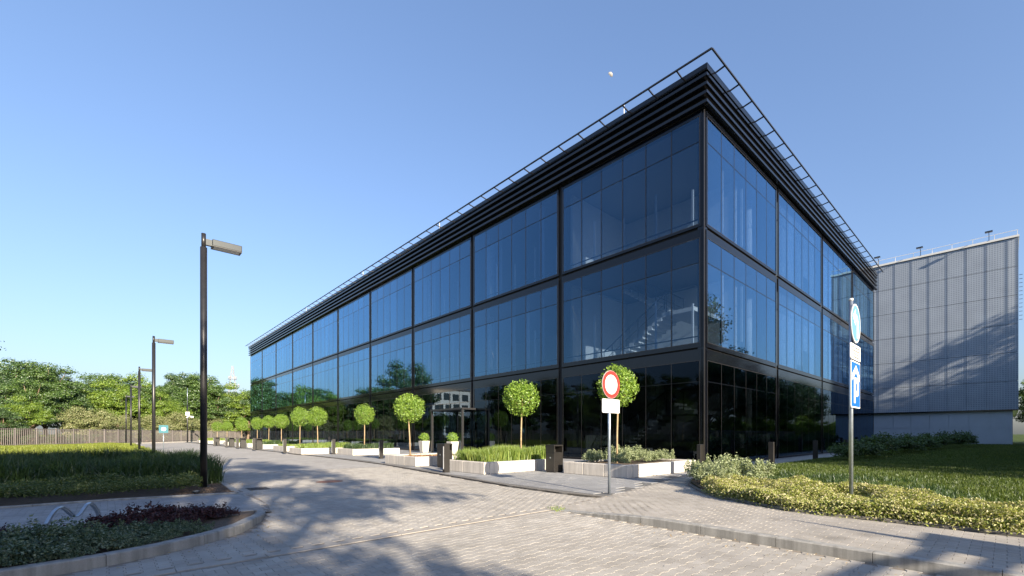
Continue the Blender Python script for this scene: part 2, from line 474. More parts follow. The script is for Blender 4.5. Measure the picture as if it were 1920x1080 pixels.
def cladding():
    m = NT('perforated_metal'); p = m.pos()
    sep = m.n('ShaderNodeSeparateXYZ'); m.l(p, sep.inputs[0])
    def cell(v, pitch, w):
        f = m.math('FRACT', m.math('DIVIDE', v, pitch))
        return m.math('GREATER_THAN', m.math('ABSOLUTE', m.math('SUBTRACT', f, 0.5)), w)
    gx = cell(sep.outputs['Y'], 0.24, 0.28); gz = cell(sep.outputs['Z'], 0.24, 0.26)
    g = m.math('MAXIMUM', gx, gz)
    bn = m.noise(0.6, 4, 0.5, p)
    c = m.mix(g, (0.18, 0.21, 0.255), (0.29, 0.33, 0.39))
    c = m.mix(1.0, c, m.ramp(bn, [(0.3, (0.92,)*3), (0.7, (1.06,)*3)]), 'MULTIPLY')
    m.principled(c, 0.48, 0.25, 0.4, m.bump(g, 0.5, 0.02)); return m.mat
M['clad'] = cladding()
M['plinth'] = simple('plinth_panel', (0.3588, 0.4104, 0.4844), 0.35, 0.1, 0.5, 0.05, 0.7)
M['bwhite'] = simple('render_white', (0.75, 0.74, 0.71), 0.8, var=0.05)

# =================================================================== SETTING
KL = [(-9,6.6),(-3,6.58),(-1.2,6.6),(-.42,6.67),(0,6.75),(.43,6.92),(.97,7.28),(1.4,7.75),(1.75,8.45),(1.95,9.15),(2.07,10.1),(2.12,11.1),(2.2,12.8),(2.3,14.7),(2.4,16.3),(2.45,18.6),(2.5,25),(2.5,40),(2.5,60),(2.45,78)]
PL = [(7.6,6.16),(7.46,7.3),(7.5,9.3),(7.9,12.6),(8.4,16.4),(8.85,20.2),(9.15,26.8),(9.2,40),(9.25,70),(9.3,99)]
KR = [(8.05,-22),(8.06,-.15),(8.08,.6),(8.06,1.3),(8.0,1.9),(8.02,2.5),(8.2,3.05),(8.62,3.95),(9.25,4.65),(9.9,5.2),(11.0,6.05),(12.2,6.6),(13.2,6.8)]
def lerp_x(curve, y):
    for (x0, y0), (x1, y1) in zip(curve, curve[1:]):
        if y0 <= y <= y1: return x0 + (x1 - x0) * (y - y0) / (y1 - y0)
    return curve[0][0] if y < curve[0][1] else curve[-1][0]
def smooth(t):
    t = min(1, max(0, t)); return t*t*(3-2*t)
def zpav(x, y):
    """height of the right pavement: flush at the crossing, rising behind the kerb"""
    return 0.004 + 0.11 * smooth((5.9 - y) / 2.3) * smooth((x - 5.0) / .6) + 0.04 * smooth((x - 6.3) / 1.4) * smooth((y - 3.6) / 2.3)

ground = tag(MB().sheet([(-2500,-2500),(2500,-2500),(2500,2500),(-2500,2500)], -0.12).build('ground', M['ground']), kind='structure')
bed_poly = [(-60,-60),(8.0,-60)] + KR[1:9] + [(9.25,4.65),(9.25,99),(-6,99),(-6,84),(2.4,78)] + KL[::-1][1:] + [(-60,6.6)]
MBr = MB().sheet(bed_poly, -0.006)
road = tag(MBr.build('road', M['sand']), kind='structure')
# far carriageway where single stones can no longer be told apart
NEARY = 19.0
far_poly = [(lerp_x(KL, NEARY), NEARY)] + [p for p in KL if p[1] > NEARY] + [(-6,84),(-6,99)] + PL[::-1][:1] + [p for p in PL[::-1][1:] if p[1] > NEARY] + [(lerp_x(PL, NEARY), NEARY)]
MB().sheet(far_poly, 0.0).build('carriageway', M['road_far'], road)
MB().sheet([(-60,-60),(5.85,-60),(5.85,-.2),(-60,-.2)], 0.0).build('carriageway', M['road_far'], road)
MB().sheet([(-60,-.2),(-3.6,-.2),(-3.6,6.6),(-60,6.6)], 0.0).build('carriageway', M['road_far'], road)

def pieces(name, items, poly, depth, chamfer, mat, parent, keep=300, zf=None, jitter=0.0007, seed=1):
    """items: (x, y, rot). The biggest in view become single objects, the rest one joined part."""
    rng = np.random.default_rng(seed)
    n = len(poly)
    c = np.array(poly)
    nx = np.roll(c, -1, 0) - c; pv = c - np.roll(c, 1, 0)
    # inset along averaged edge normals (CCW polygon)
    def nn(e): e = e / np.linalg.norm(e, axis=1, keepdims=True); return np.stack([-e[:, 1], e[:, 0]], 1)
    b = nn(nx) + nn(pv); b = b / np.maximum((b * nn(nx)).sum(1, keepdims=True), .2)
    inn = c + b * chamfer
    tpl = np.concatenate([np.c_[c, np.full(n, -depth)], np.c_[inn, np.zeros(n)]])
    faces = [[i, (i+1) % n, n + (i+1) % n, n + i] for i in range(n)] + [list(range(n, 2*n))]
    sc = []
    for k, (x, y, r) in enumerate(items):
        p = proj(x, y, 0)
        sc.append(p[2] if p and -40 < p[0] < 1960 and p[1] < 1100 else 1e6 + (p[2] if p else 1e5))
    order = np.argsort(sc)
    me = None
    for k in order[:keep]:
        x, y, r = items[k]
        if me is None:
            me = bpy.data.meshes.new(name); me.from_pydata(tpl.tolist(), [], faces); me.materials.append(mat); me.update()
        o = link(bpy.data.objects.new(name, me), parent)
        o.location = (x, y, (zf(x, y) if zf else 0) + rng.normal() * jitter)
        tl = rng.normal(size=2) * 0.002
        o.rotation_euler = (tl[0], tl[1], r)
    rest = order[keep:]
    if len(rest):
        m = len(rest)
        V = np.empty((m, 2*n, 3))
        it = np.array([items[k] for k in rest])
        ca = np.cos(it[:, 2])[:, None]; sa = np.sin(it[:, 2])[:, None]
        tx = tpl[None, :, 0]; ty = tpl[None, :, 1]
        V[:, :, 0] = it[:, 0:1] + tx*ca - ty*sa; V[:, :, 1] = it[:, 1:2] + tx*sa + ty*ca
        zz = np.array([zf(a, b_) if zf else 0 for a, b_, _ in it]) + rng.normal(size=m) * jitter
        tl = rng.normal(size=(m, 2)) * 0.002
        V[:, :, 2] = tpl[None, :, 2] + zz[:, None] + tx*tl[:, :1] + ty*tl[:, 1:]
        one = np.concatenate([np.array(f) for f in faces]); ln = [len(f) for f in faces]
        st1 = np.concatenate([[0], np.cumsum(ln)[:-1]])
        idx = (np.arange(m)[:, None]*(2*n) + one[None]).ravel()
        st = (np.arange(m)[:, None]*len(one) + st1[None]).ravel()
        o = link(bpy.data.objects.new(name + '_field', mesh_np(name + '_field', V.reshape(-1, 3), idx, st, mat)), parent)
        o['kind'] = 'stuff'
# bone-shaped interlocking stones
LX, PY = 0.172, 0.1226
g_ = 0.0010
wW, wN = PY*0.579 - g_, PY*0.421 - g_
hx = LX/2 - g_
bone = [(-hx,-wW),(-hx*.6,-wW),(-hx*.4,-wN),(hx*.4,-wN),(hx*.6,-wW),(hx,-wW),(hx,wW),(hx*.6,wW),(hx*.4,wN),(-hx*.4,wN),(-hx*.6,wW),(-hx,wW)]
items = []
for j in range(int(-0.1/PY), int(5.93/PY)):          # rows along x, south of the joint
    y = j*PY + PY/2
    for i in range(-22, 36):
        x = i*LX + (LX/2 if j % 2 else 0)
        if -3.55 < x < 5.78: items.append((x, y, 0.0))
north = [(-3.55,6.13)] + [p for p in KL if p[0] > -3.4 and p[1] < 30] + [(9.15,30)] + [p for p in PL[::-1] if p[1] < 26] + [(5.84,6.13)]
for i in range(int(-3.6/PY), int(9.2/PY)):           # rows along y, north of the joint
    x = i*PY + PY/2
    ys_ = 6.13 + LX/2 + np.arange(0, 76)*LX + (LX/2 if i % 2 else 0)
    ok = inpoly(np.full(len(ys_), x+.02), ys_, north) & inpoly(np.full(len(ys_), x-.05), ys_+.05, north) & (ys_ < NEARY)
    items += [(x, float(q), math.pi/2) for q in ys_[ok]]
pieces('paving_stone', items, bone, 0.0065, 0.0028, M['paver'], road, 300, seed=3)
# flush band of long stones at the joint line y = 6.05
for k in range(12):
    x0 = -3.5 + k*0.8
    if x0 + .79 < 6.2: MB().box(x0, x0+.79, 5.965, 6.125, -.1, .002).build('band_stone', M['brick'], road)
# ---- right pavement
pav_poly = [(6.0,-22),(8.0,-22)] + KR[1:] + [(13.2,7.35),(9.4,6.5),(7.64,6.14),(6.05,6.1)]
gx_, gy_ = np.arange(6.0, 13.4, .2), np.arange(-22, 7.6, .2)
mbp = MB()
for i in range(len(gx_)-1):
    for j in range(len(gy_)-1):
        cx_, cy_ = gx_[i]+.1, gy_[j]+.1
        if inpoly(cx_, cy_, pav_poly) or inpoly(cx_-.1, cy_-.1, pav_poly) or inpoly(cx_-.1, cy_+.1, pav_poly):
            if cx_ > 8.05 and cy_ < 3: continue
            q = [(gx_[i],gy_[j]),(gx_[i+1],gy_[j]),(gx_[i+1],gy_[j+1]),(gx_[i],gy_[j+1])]
            mbp.add([(a, b, zpav(a, b)-.006) for a, b in q], [(0,1,2,3)])
pavement = tag(mbp.build('pavement', M['sand']), kind='structure')
BL, BW = 0.2, 0.1
brick = [(-BW/2+.0015,-BL/2+.0015),(BW/2-.0015,-BL/2+.0015),(BW/2-.0015,BL/2-.0015),(-BW/2+.0015,BL/2-.0015)]
items = []
for i in range(0, 80):
    x = 6.02 + BW/2 + i*BW
    for j in range(-12, 40):
        y = j*BL + (BL/2 if i % 2 else 0)
        if inpoly(x, y, pav_poly) and inpoly(x + .03, y - .04, pav_poly): items.append((x, y, 0.0))
pieces('paving_brick', items, brick, 0.0065, 0.003, M['brick'], pavement, 300, zf=zpav, seed=4)
MB().sheet([(6.0,-22),(8.0,-22),(8.0,-2.4),(6.0,-2.4)], zpav(7,-3)).build('pavement_far', M['road_far'], pavement)
# ---- plaza of grey slabs
plaza_poly = PL + [(9.3,104),(104,104),(104,7.0)] + [(13.2,7.0),(13.2,7.35),(9.4,6.5)]
plaza_poly = PL + [(17.9,99),(17.9,9.1),(76,9.1),(76,7.05),(13.3,7.05),(13.2,7.35),(9.4,6.5)]
plaza = tag(MB().prism(plaza_poly, -0.1, 0.040).build('plaza', M['slabjoint']), kind='structure')
items = []
SL = 0.6; SWD = 0.4
for i in range(0, 160):
    x = 7.75 + SWD/2 + i*SWD
    if x > 60: break
    for j in range(0, 110):
        y = 6.3 + j*SL + (SL/2 if i % 2 else 0)
        if y > 60 or (y < 9.5 and x > 60) : continue
        if inpoly(x, y, plaza_poly) and inpoly(x-.22, y, plaza_poly) and inpoly(x+.2, y-.25, plaza_poly) and inpoly(x+.2, y+.25, plaza_poly): items.append((x, y, 0.0))
slab = [(-SWD/2+.002,-SL/2+.002),(SWD/2-.002,-SL/2+.002),(SWD/2-.002,SL/2-.002),(-SWD/2+.002,SL/2-.002)]
pieces('plaza_slab', items, slab, 0.012, 0.003, M['slab'], plaza, 300, zf=lambda x, y: 0.05, jitter=.0006, seed=5)
MB().sheet([(9.9,60),(17.7,60),(17.7,98.9),(9.9,98.9)], 0.049).build('plaza_far', M['slab'], plaza)

# ---- kerbs made of single stones
def kerb(name, curve, width, zt, zb, mat, stone=1.0, ramp=None, side=1, gap=.006, label=None):
    pts = [Vector((x, y, 0)) for x, y in curve]
    L = [0.0]
    for a, b in zip(pts, pts[1:]): L.append(L[-1] + (b-a).length)
    def at(s):
        s = min(max(s, 0), L[-1])
        for i in range(len(pts)-1):
            if s <= L[i+1] + 1e-9:
                t = (s-L[i])/(L[i+1]-L[i]); d = (pts[i+1]-pts[i]).normalized()
                return pts[i].lerp(pts[i+1], t), d
        return pts[-1], (pts[-1]-pts[-2]).normalized()
    def off(s):
        p, _ = at(s); _, d0 = at(max(0, s-.15)); _, d1 = at(min(L[-1], s+.15))
        d = (d0+d1).normalized(); return p, Vector((-d.y, d.x, 0))*side
    root = tag(MB().box(0,.001,0,.001,-.2,-.199).build(name, mat), kind='structure')
    k = 0; s = 0.0
    while s < L[-1]-.05:
        e = min(s+stone, L[-1]); n = 4
        mb = MB()
        ring = []
        for i in range(n+1):
            q = s+gap/2 + (e-s-gap)*i/n
            p, nn_ = off(q); zz = ramp(p.x, p.y) if ramp else zt
            c_ = 0.012
            o2 = p + nn_*width
            ring.append([(p.x,p.y,zb),(p.x,p.y,zz-c_),(p.x+nn_.x*c_,p.y+nn_.y*c_,zz),(o2.x-nn_.x*.004,o2.y-nn_.y*.004,zz),(o2.x,o2.y,zb)])
        for i in range(n):
            mb.add(ring[i]+ring[i+1], [(j, j+1, j+6, j+5) if side < 0 else (j, j+5, j+6, j+1) for j in range(4)])
        mb.add(ring[0], [(0,1,2,3,4)]); mb.add(ring[n], [(4,3,2,1,0)])
        o = mb.build('kerb_stone', mat, root); k += 1
        s = e
    return root
kerb('kerb', [(5.86,6.03),(5.86,4.5),(5.86,-12)], .14, .11, -.1, M['kerb'], 1.0, ramp=lambda x, y: 0.004+.114*smooth((5.95-y)/2.3), side=1)
def zisl(x, y):
    if y < 9.2: return .12 - .085*smooth((y-8.0)/1.4)
    if y < 12.3: return .035
    return .035 + .035*smooth((y-12.3)/1.0)
kerb('kerb', [p for p in KL], .15, .12, -.1, M['kerb'], 1.0, ramp=zisl, side=1)
kerb('kerb', [p for p in PL], .12, .052, -.1, M['kerbdark'], 1.0, side=-1)
kerb('kerb', [(x, y) for x, y in KR], .08, .15, -.1, M['kerbdark'], 1.0, ramp=lambda x, y: zpav(min(x, 8), y)+.045, side=-1)
kerb('kerb', [(-9,9.55),(0,9.5),(1.85,9.3)], .06, .10, -.1, M['kerb'], 1.0, ramp=lambda x, y: .075, side=-1)
kerb('kerb', [(-9,13.3),(0,12.98),(2.1,12.45)], .07, .10, -.1, M['kerb'], 1.0, ramp=lambda x, y: .07, side=1)
# ---- left island: beds, path, meadow
isl_path = [(-60,9.5),(0,9.5),(1.85,9.3),(2.05,9.25),(2.2,10.1),(2.27,11.1),(2.33,12.6),(2.1,12.5),(0,13.0),(-60,14.5)]
path = tag(MB().sheet(isl_path, 0.022).build('path', M['sand']), kind='structure')
items = []
for i in range(-34, 13):
    x = i*BL + BL/2
    for j in range(0, 45):
        y = 9.33 + j*BW; xx = x + (BL/2 if j % 2 else 0)
        if inpoly(xx, y, isl_path) and inpoly(xx+.11, y, isl_path) and xx > -6.5: items.append((xx, y, math.pi/2))
pieces('paving_brick', items, brick, 0.012, 0.004, M['path'], path, 300, zf=lambda x, y: 0.035, seed=6)
def inset_curve(c, d):
    out = []
    for i, (x, y) in enumerate(c):
        a = c[max(0, i-1)]; b = c[min(len(c)-1, i+1)]
        t = Vector((b[0]-a[0], b[1]-a[1])).normalized(); out.append((x - t.y*d, y + t.x*d))
    return out
KLi = inset_curve(KL, .14)
low_bed = [(-30,6.75)] + [p for p in KLi if p[1] < 9.2] + [(1.8,9.28),(0,9.47),(-30,9.5)]
lower_bed_soil = tag(MB().sheet(low_bed, 0.07).build('soil_bed', M['soil']), kind='structure')
up_bed = [(-40,14.2),(0,13.03),(2.15,12.5)] + [p for p in KLi if 12.5 < p[1] < 31] + [(2.4,31),(-40,31)]
soil2 = tag(MB().sheet(up_bed, 0.05).build('soil_bed', M['soil']), kind='structure')
meadow_poly = [(-40,26),(2.33,26),(2.35,60),(2.3,77.5),(-6,83.5),(-22,82),(-60,40)]
meadow = tag(MB().sheet(meadow_poly, 0.056).build('meadow', M['meadow']), kind='structure')
# ---- right bed and lawn
KRi = inset_curve([(x, y) for x, y in KR], -.07)
r_bed = KRi[1:] + [(13.3,7.0),(76,7.0),(76,-8),(8.2,-8)]
lawn = tag(MB().sheet(r_bed, 0.10).build('lawn', M['lawn']), kind='structure')
tag(MB().sheet(KRi[1:] + [(13.0,6.6),(11.6,4),(11.2,2),(10,-.5),(9,-3),(8.2,-3)], 0.125).build('soil_bed', M['soil']), kind='structure')

# =================================================================== BLACK OFFICE BUILDING
X0, Y0, BAY, NB_L, NB_R = 17.82, 9.05, 8.53, 10, 4
LEN_L, LEN_R = BAY*NB_L, BAY*NB_R
bld = thing('office_building', (X0, Y0, 0), 'three storey office block of black glass with dark louvered roof edge', 'building')
def W(side, u, d, z):
    """facade coordinates -> coordinates local to the building; d = outward"""
    return (-d, u, z) if side == 'L' else (u, -d, z)
def fbox(mb, side, u0, u1, d0, d1, z0, z1, mi=0):
    a = W(side, u0, d0, z0); b = W(side, u1, d1, z1)
    return mb.box(min(a[0],b[0]), max(a[0],b[0]), min(a[1],b[1]), max(a[1],b[1]), z0, z1, mi)
STO = [  # frame bottom, glass bottom, transom, glass top, frame top
    (0.06, 0.16, 3.64, 4.52, 5.02),
    (5.10, 5.31, 8.70, 9.75, 10.10),
    (10.23, 10.36, 13.85, 14.93, 15.16)]
frng = np.random.default_rng(11)
far_glass = []
pane_cache = {}
for side, nb in (('L', NB_L), ('R', NB_R)):
    for b in range(nb):
        for s, (fb, gb, tr, gt, ft) in enumerate(STO):
            ua = b*BAY + (.13 if b else (.10 if side == 'L' else .16)); ub = (b+1)*BAY - .13
            if b == nb-1: ub = (b+1)*BAY - .05
            sw = .11
            mb = MB()
            fbox(mb, side, ua, ua+sw, -.04, .026, fb, ft); fbox(mb, side, ub-sw, ub, -.04, .026, fb, ft)
            fbox(mb, side, ua+sw, ub-sw, -.04, .022, fb, gb); fbox(mb, side, ua+sw, ub-sw, -.04, .022, gt, ft)
            # bright thin edge trims
            for (p0, p1) in ((ua+sw-.018, ua+sw), (ub-sw, ub-sw+.018)): fbox(mb, side, p0, p1, .026, .030, gb, gt, 1)
            fbox(mb, side, ua+sw, ub-sw, .022, .026, gt, gt+.018, 1); fbox(mb, side, ua+sw, ub-sw, .022, .026, gb-.018, gb, 1)
            pw = (ub-ua-2*sw)/6
            for k in range(1, 6):
                u = ua+sw+k*pw
                fbox(mb, side, u-.022, u+.022, -.05, .012, gb, gt)
                fbox(mb, side, u-.007, u+.007, .012, .015, gb, gt, 1)
            for k in range(6):
                u = ua+sw+k*pw
                fbox(mb, side, u+(.022 if k else 0), u+pw-(.022 if k < 5 else 0), -.05, .012, tr-.02, tr+.02)
            mb.build('bay_frame', [M['frame'], M['edge']], bld)
            for k in range(6):
                for (z0, z1, mat) in ((gb, tr-.02, 'glass' if s else 'lobby'), (tr+.02, gt, 'fritted' if s else 'lobby')):
                    u0 = ua+sw+k*pw+(.022 if k else 0); u1 = ua+sw+(k+1)*pw-(.022 if k < 5 else 0)
                    tl = frng.normal(size=2)*0.0009
                    if side == 'R' or b < 4:
                        key = (side, round(u1-u0, 3), round(z1-z0, 3), mat)
                        if key not in pane_cache:
                            mm = MB(); fbox(mm, side, -(u1-u0)/2, (u1-u0)/2, -.006, .006, -(z1-z0)/2, (z1-z0)/2)
                            o = mm.build('window_pane', M[mat], bld); pane_cache[key] = o.data
                        else:
                            o = link(bpy.data.objects.new('window_pane', pane_cache[key]), bld)
                        o.location = W(side, (u0+u1)/2, .004, (z0+z1)/2)
                        o.rotation_euler = (0, tl[0], tl[1]) if side == 'L' else (tl[0], 0, tl[1])
                    else:
                        far_glass.append((side, u0, u1, z0, z1, tl, s))
mm = MB()
for side, u0, u1, z0, z1, tl, st_ in far_glass:
    a, c = tl[0]*(z1-z0)/2, tl[1]*(u1-u0)/2
    vv = []
    for dd in (-.002, .010):
        vv += [W(side, u0, dd-a-c, z0), W(side, u1, dd-a+c, z0), W(side, u1, dd+a+c, z1), W(side, u0, dd+a-c, z1)]
    mm.add(vv, [(0,3,2,1),(4,5,6,7),(0,1,5,4),(1,2,6,5),(2,3,7,6),(3,0,4,7)], 0 if st_ else 1)
tag(mm.build('far_window_panes', [M['glass'], M['lobby']], bld), kind='stuff')
# recesses between the framed bays, corner post
mb = MB()
for side, nb, Ln in (('L', NB_L, LEN_L), ('R', NB_R, LEN_R)):
    for b in range(1, nb): fbox(mb, side, b*BAY-.14, b*BAY+.14, -.32, -.06, .05, 15.2)
    for z0, z1 in ((4.98, 5.14), (10.07, 10.27), (-.02, .09)): fbox(mb, side, .35, Ln-.3, -.36, -.07, z0, z1)
mb.build('recess_lining', M['dark'], bld)
mb = MB().box(.01, .30, .01, .30, .03, 15.2)
mb.build('corner_post', M['louver'], bld)
MB().box(-.035, .006, -.035, .006, .05, 15.1).build('corner_trim', M['edge'], bld)
# louvers
def ring(mb, d0, d1, z0, z1):
    """L-shaped strip running round both facades between outward offsets d0 < d1"""
    mb.box(-d1, -d0, -d1, LEN_L+d1, z0, z1)
    mb.box(-d0, LEN_R+d1, -d1, -d0, z0, z1)
for zc in (15.27, 15.64, 16.00, 16.37):
    mb = MB(); ring(mb, .06, .26, zc-.065, zc+.065); bevel(mb.build('louver_fin', M['louver'], bld), .008, 1)
mb = MB(); ring(mb, .02, .28, 16.52, 16.80); bevel(mb.build('coping', M['louver'], bld), .012, 2)
mb = MB(); mb.box(-.02, .25, -.02, LEN_L, 15.2, 16.5); mb.box(.25, LEN_R, -.02, .25, 15.2, 16.5); mb.build('louver_backing', M['dark'], bld)
MB().box(.26, LEN_R, .26, LEN_L, 16.3, 16.52).build('roof', M['roof'], bld)
MB().box(LEN_R-.3, LEN_R-.02, .3, LEN_L-.02, .05, 16.3).build('rear_wall', M['louver'], bld)
MB().box(.3, LEN_R-.3, LEN_L-.3, LEN_L-.02, .05, 16.3).build('end_wall', M['louver'], bld)
# outrigger rail round the roof
RO = .68
mb = MB(); mb.bar((-RO, -RO, 16.88), (-RO, LEN_L+.4, 16.88), .06, .06); mb.bar((-RO+.03, -RO, 16.88), (LEN_R+.5, -RO, 16.88), .06, .06)
mb.build('roof_rail', M['black'], bld)
brm = MB(); brm.bar((0, 0, 0), (RO+.0, 0, -.10), .05, .05)
br = brm.build('rail_bracket', M['black'], bld); br.location = (-RO, .9, 16.86)
for k in range(1, 60):
    y = .9 + k*BAY/6
    if y > LEN_L: break
    o = link(bpy.data.objects.new('rail_bracket', br.data), bld); o.location = (-RO, y, 16.86)
for k in range(0, 24):
    x = .5 + k*BAY/6
    o = link(bpy.data.objects.new('rail_bracket', br.data), bld); o.location = (x, -RO, 16.86); o.rotation_euler = (0, 0, R(90))
for y, h in ((4.2, .75), (21.5, .7), (36, .7), (54, .7)):
    m2 = MB().tube([(0.05, y, 16.8), (0.05, y, 16.8+h)], .018, 6); m2.box(-.02, .12, y-.05, y+.05, 16.8, 16.9); m2.build('lightning_rod', M['white'], bld)
MB().tube([(.05, 4.2, 17.5), (.05, 21.5, 17.45), (.05, 36, 17.45), (.05, 54, 17.45)], .006, 4).build('rod_cable', M['steel'], bld)
MB().box(.0, .5, 3.1, 3.7, 16.8, 17.0).build('roof_box', M['black'], bld)
# interior: slabs, ceilings, core wall, columns, stairs
for z in (0.02, 5.02, 10.12):
    MB().box(.32, LEN_R-.32, .32, LEN_L-.32, z-.12 if z > 1 else -.05, z+.06).build('floor_slab', M['floor_in'], bld)
for z in (4.62, 9.80, 15.05):
    MB().box(.4, LEN_R-.4, 8.3 if z < 12 else .4, LEN_L-.4, z, z+.05).build('ceiling', M['ceil_in'], bld)
    if z < 12: MB().box(6.2, LEN_R-.4, .4, 8.3, z, z+.05).build('ceiling', M['ceil_in'], bld)
for s, (fb, gb, tr, gt, ft) in enumerate(STO):
    z0, z1 = fb+.05, gt+.02
    MB().box(9.0, 9.2, 8.6, LEN_L-1, z0, z1).build('core_wall', M['wall_in'], bld)
    MB().box(5.9, 6.1, 1.2, 8.3, z0, z1).build('stair_wall', M['wall_in'], bld)
    MB().box(.8, 6.1, 8.35, 8.5, z0, z1).build('partition_wall', M['wall_in'], bld)
    MB().box(8.8, LEN_R-1, 8.2, 8.4, z0, z1).build('core_wall', M['wall_in'], bld)
    for b in range(1, NB_L): MB().tube([(1.6, b*BAY, z0), (1.6, b*BAY, z1)], .22, 12).build('interior_column', M['wall_in'], bld, True)
    for b in range(1, NB_R): MB().tube([(b*BAY, 1.6, z0), (b*BAY, 1.6, z1)], .22, 12).build('interior_column', M['wall_in'], bld, True)
    if s:
        for b in range(0, 4):
            ua, ub = b*BAY+.3, (b+1)*BAY-.3
            MB().bar((.25, ua, gb+.32), (.25, ub, gb+.32), .04, .05).build('window_guard', M['black'], bld)
            if b < 3: 
                for k in range(4):
                    MB().box(.55, .63, ua+.5+k*1.9, ua+.58+k*1.9, gb-.1, gb+1.9+.5*(k % 2)).build('slim_post', M['white'], bld)  # slender white posts put in for thin light lines behind the glass
        for b in range(0, 3):
            for k in range(3):
                MB().box(b*BAY+1.4+k*2.3, b*BAY+1.5+k*2.3, .9, 1.0, gb+1.0, gt-.5).build('pendant_tube_lamp', M['white'], bld)
M['blind'] = simple('roller_blind', (0.30, 0.37, 0.46), 0.85, var=0.08, scale=1.5)
for s in (1, 2):
    fb, gb, tr, gt, ft = STO[s]
    for b in range(1, 4):
        for k in range(6):
            drop = (gb+.05) if frng.random() > .3 else gb + frng.uniform(.3, 1.6)
            u = b*BAY+.3+k*(BAY-.45)/6
            MB().box(u+.02, u+(BAY-.45)/6-.02, .34, .36, drop, gt-.02).build('roller_blind', M['blind'], bld)  # full-width blinds added here to brighten the right facade glass
for s in (1, 2):
    fb, gb, tr, gt, ft = STO[s]
    for b in range(1, 7):
        for k in range(6):
            if frng.random() > .62: continue
            u = b*BAY+.3+k*(BAY-.45)/6; w_ = frng.uniform(.12, .55)
            MB().box(.40, .44, u+.1, u+.1+w_, gb+.02, gt-.05).build('curtain_panel', M['blind'], bld)
stn = 14
for s, zb in enumerate((0.08, 5.08)):
    rise = 5.0/(2*stn)
    mb = MB()
    for k in range(stn):
        y = 7.2 - k*.29; z = zb + (k+1)*rise
        mb.box(2.2, 3.6, y-.29, y, z-.22, z)
        y2 = 7.2-stn*.29 + k*.29; z2 = zb + 2.5 + (k+1)*rise
        mb.box(3.9, 5.3, y2, y2+.29, z2-.22, z2)
    ye = 7.2-stn*.29
    mb.box(2.2, 5.3, ye-1.5, ye, zb+2.5-.2, zb+2.5)
    mb.build('staircase', M['wall_in'], bld)
    rl = MB()
    rl.bar((2.2, 7.2, zb+1.0), (2.2, ye, zb+3.5), .05, .05); rl.bar((2.2, ye, zb+3.5), (2.2, ye-1.5, zb+3.5), .05, .05)
    rl.bar((2.2, ye-1.5, zb+3.5), (5.3, ye-1.5, zb+3.5), .05, .05); rl.bar((3.9, ye, zb+3.5), (3.9, 7.2, zb+6.0), .05, .05)
    rl.bar((2.2, 7.2, zb+.5), (2.2, ye, zb+3.0), .02, .02); rl.bar((3.9, ye, zb+3.0), (3.9, 7.2, zb+5.5), .02, .02)
    for k in range(0, stn+1, 2):
        y = 7.2-k*.29; rl.bar((2.2, y, zb+k*rise), (2.2, y, zb+k*rise+1.0), .03, .03)
        y2 = ye+k*.29; rl.bar((3.9, y2, zb+2.5+k*rise), (3.9, y2, zb+3.5+k*rise), .03, .03)
    rl.build('stair_railing', M['black'], bld)
# entrance portal
ep = MB()
ep.box(-1.15, -1.0, 16.6, 16.72, .05, 3.05); ep.box(-1.15, -1.0, 20.56, 20.68, .05, 3.05); ep.box(-1.18, -.07, 16.55, 20.73, 3.05, 3.17)
ep.build('entrance_portal', M['black'], bld)
ep = MB(); ep.box(-.95, -.09, 20.6, 20.63, .06, 3.04); ep.build('portal_glass', M['glass'], bld); MB().box(-.95, -.09, 16.64, 16.67, .06, 3.04).build('portal_glass', M['glass'], bld)

# =================================================================== GREY CLAD BUILDING
XG = 78.14
gb_ = thing('clad_building', (XG, -1.0, 0), 'tall grey building clad in perforated metal panels beyond the lawn', 'building')
MB().box(.25, 30, .12, 50, 4.38, 25.35).build('wall', M['plinth'], gb_)
MB().box(.55, 29.5, .5, 49.5, -.1, 4.38).build('plinth_wall', M['plinth'], gb_)
MB().box(.02, 30.1, .0, 50, 4.28, 4.40).build('drip_edge', M['louver'], gb_)
mb = MB(); mb.box(-.1, .4, -.06, 50, 25.36, 25.62); mb.box(.4, 30, -.06, .4, 25.36, 25.62)
mb.build('parapet_cap', M['white'], gb_)
PW = 1.866; PH = (25.34-4.42)/6
y_start = .95 - PW
pan = None
for c in range(0, 13):
    y0 = max(.02, y_start + c*PW); y1 = y_start + (c+1)*PW
    for r in range(6):
        z0 = 4.42 + r*PH
        w = y1-y0-.012; h = PH-.045
        if c == 0 or pan is None:
            mbp_ = MB()
            fl = min(.3, w*.35)
            prof = [(0, -.03), (fl*.5, -.012), (fl, .003), (w, -.03)]     # folded panel
            vv = [];ff = []
            for (yy, xx) in prof: vv += [(xx, yy, 0), (xx, yy, h)]
            vv += [(.2, w, 0), (.2, w, h), (.2, 0, 0), (.2, 0, h)]
            n = len(vv)//2
            for i in range(n): 
                j = (i+1) % n; ff.append((2*i, 2*i+1, 2*j+1, 2*j))
            ff.append(tuple(2*i for i in range(n-1, -1, -1))[::-1]); ff.append(tuple(2*i+1 for i in range(n))[::-1])
            mbp_.add(vv, ff)
            o = mbp_.build('cladding_panel', M['clad'], gb_)
            if c == 0: me_first = o.data
            else: pan = o.data
        else:
            o = link(bpy.data.objects.new('cladding_panel', pan), gb_)
        o.location = (0.05, y0, z0)
for c in range(13):
    y0 = .52 + c*PW*1.06; 
    for r in range(2):
        MB().box(.485, .548, y0+.025, y0+PW*1.06-.025, .02 + r*2.2, 2.17 + r*2.17).build('plinth_panel', M['plinth'], gb_)
mb = MB()
mb.bar((.1, .05, 26.25), (.1, 50, 26.25), .05, .05)
for k in range(26): mb.bar((.1, .1+k*2, 25.6), (.1, .1+k*2, 26.25), .05, .05)
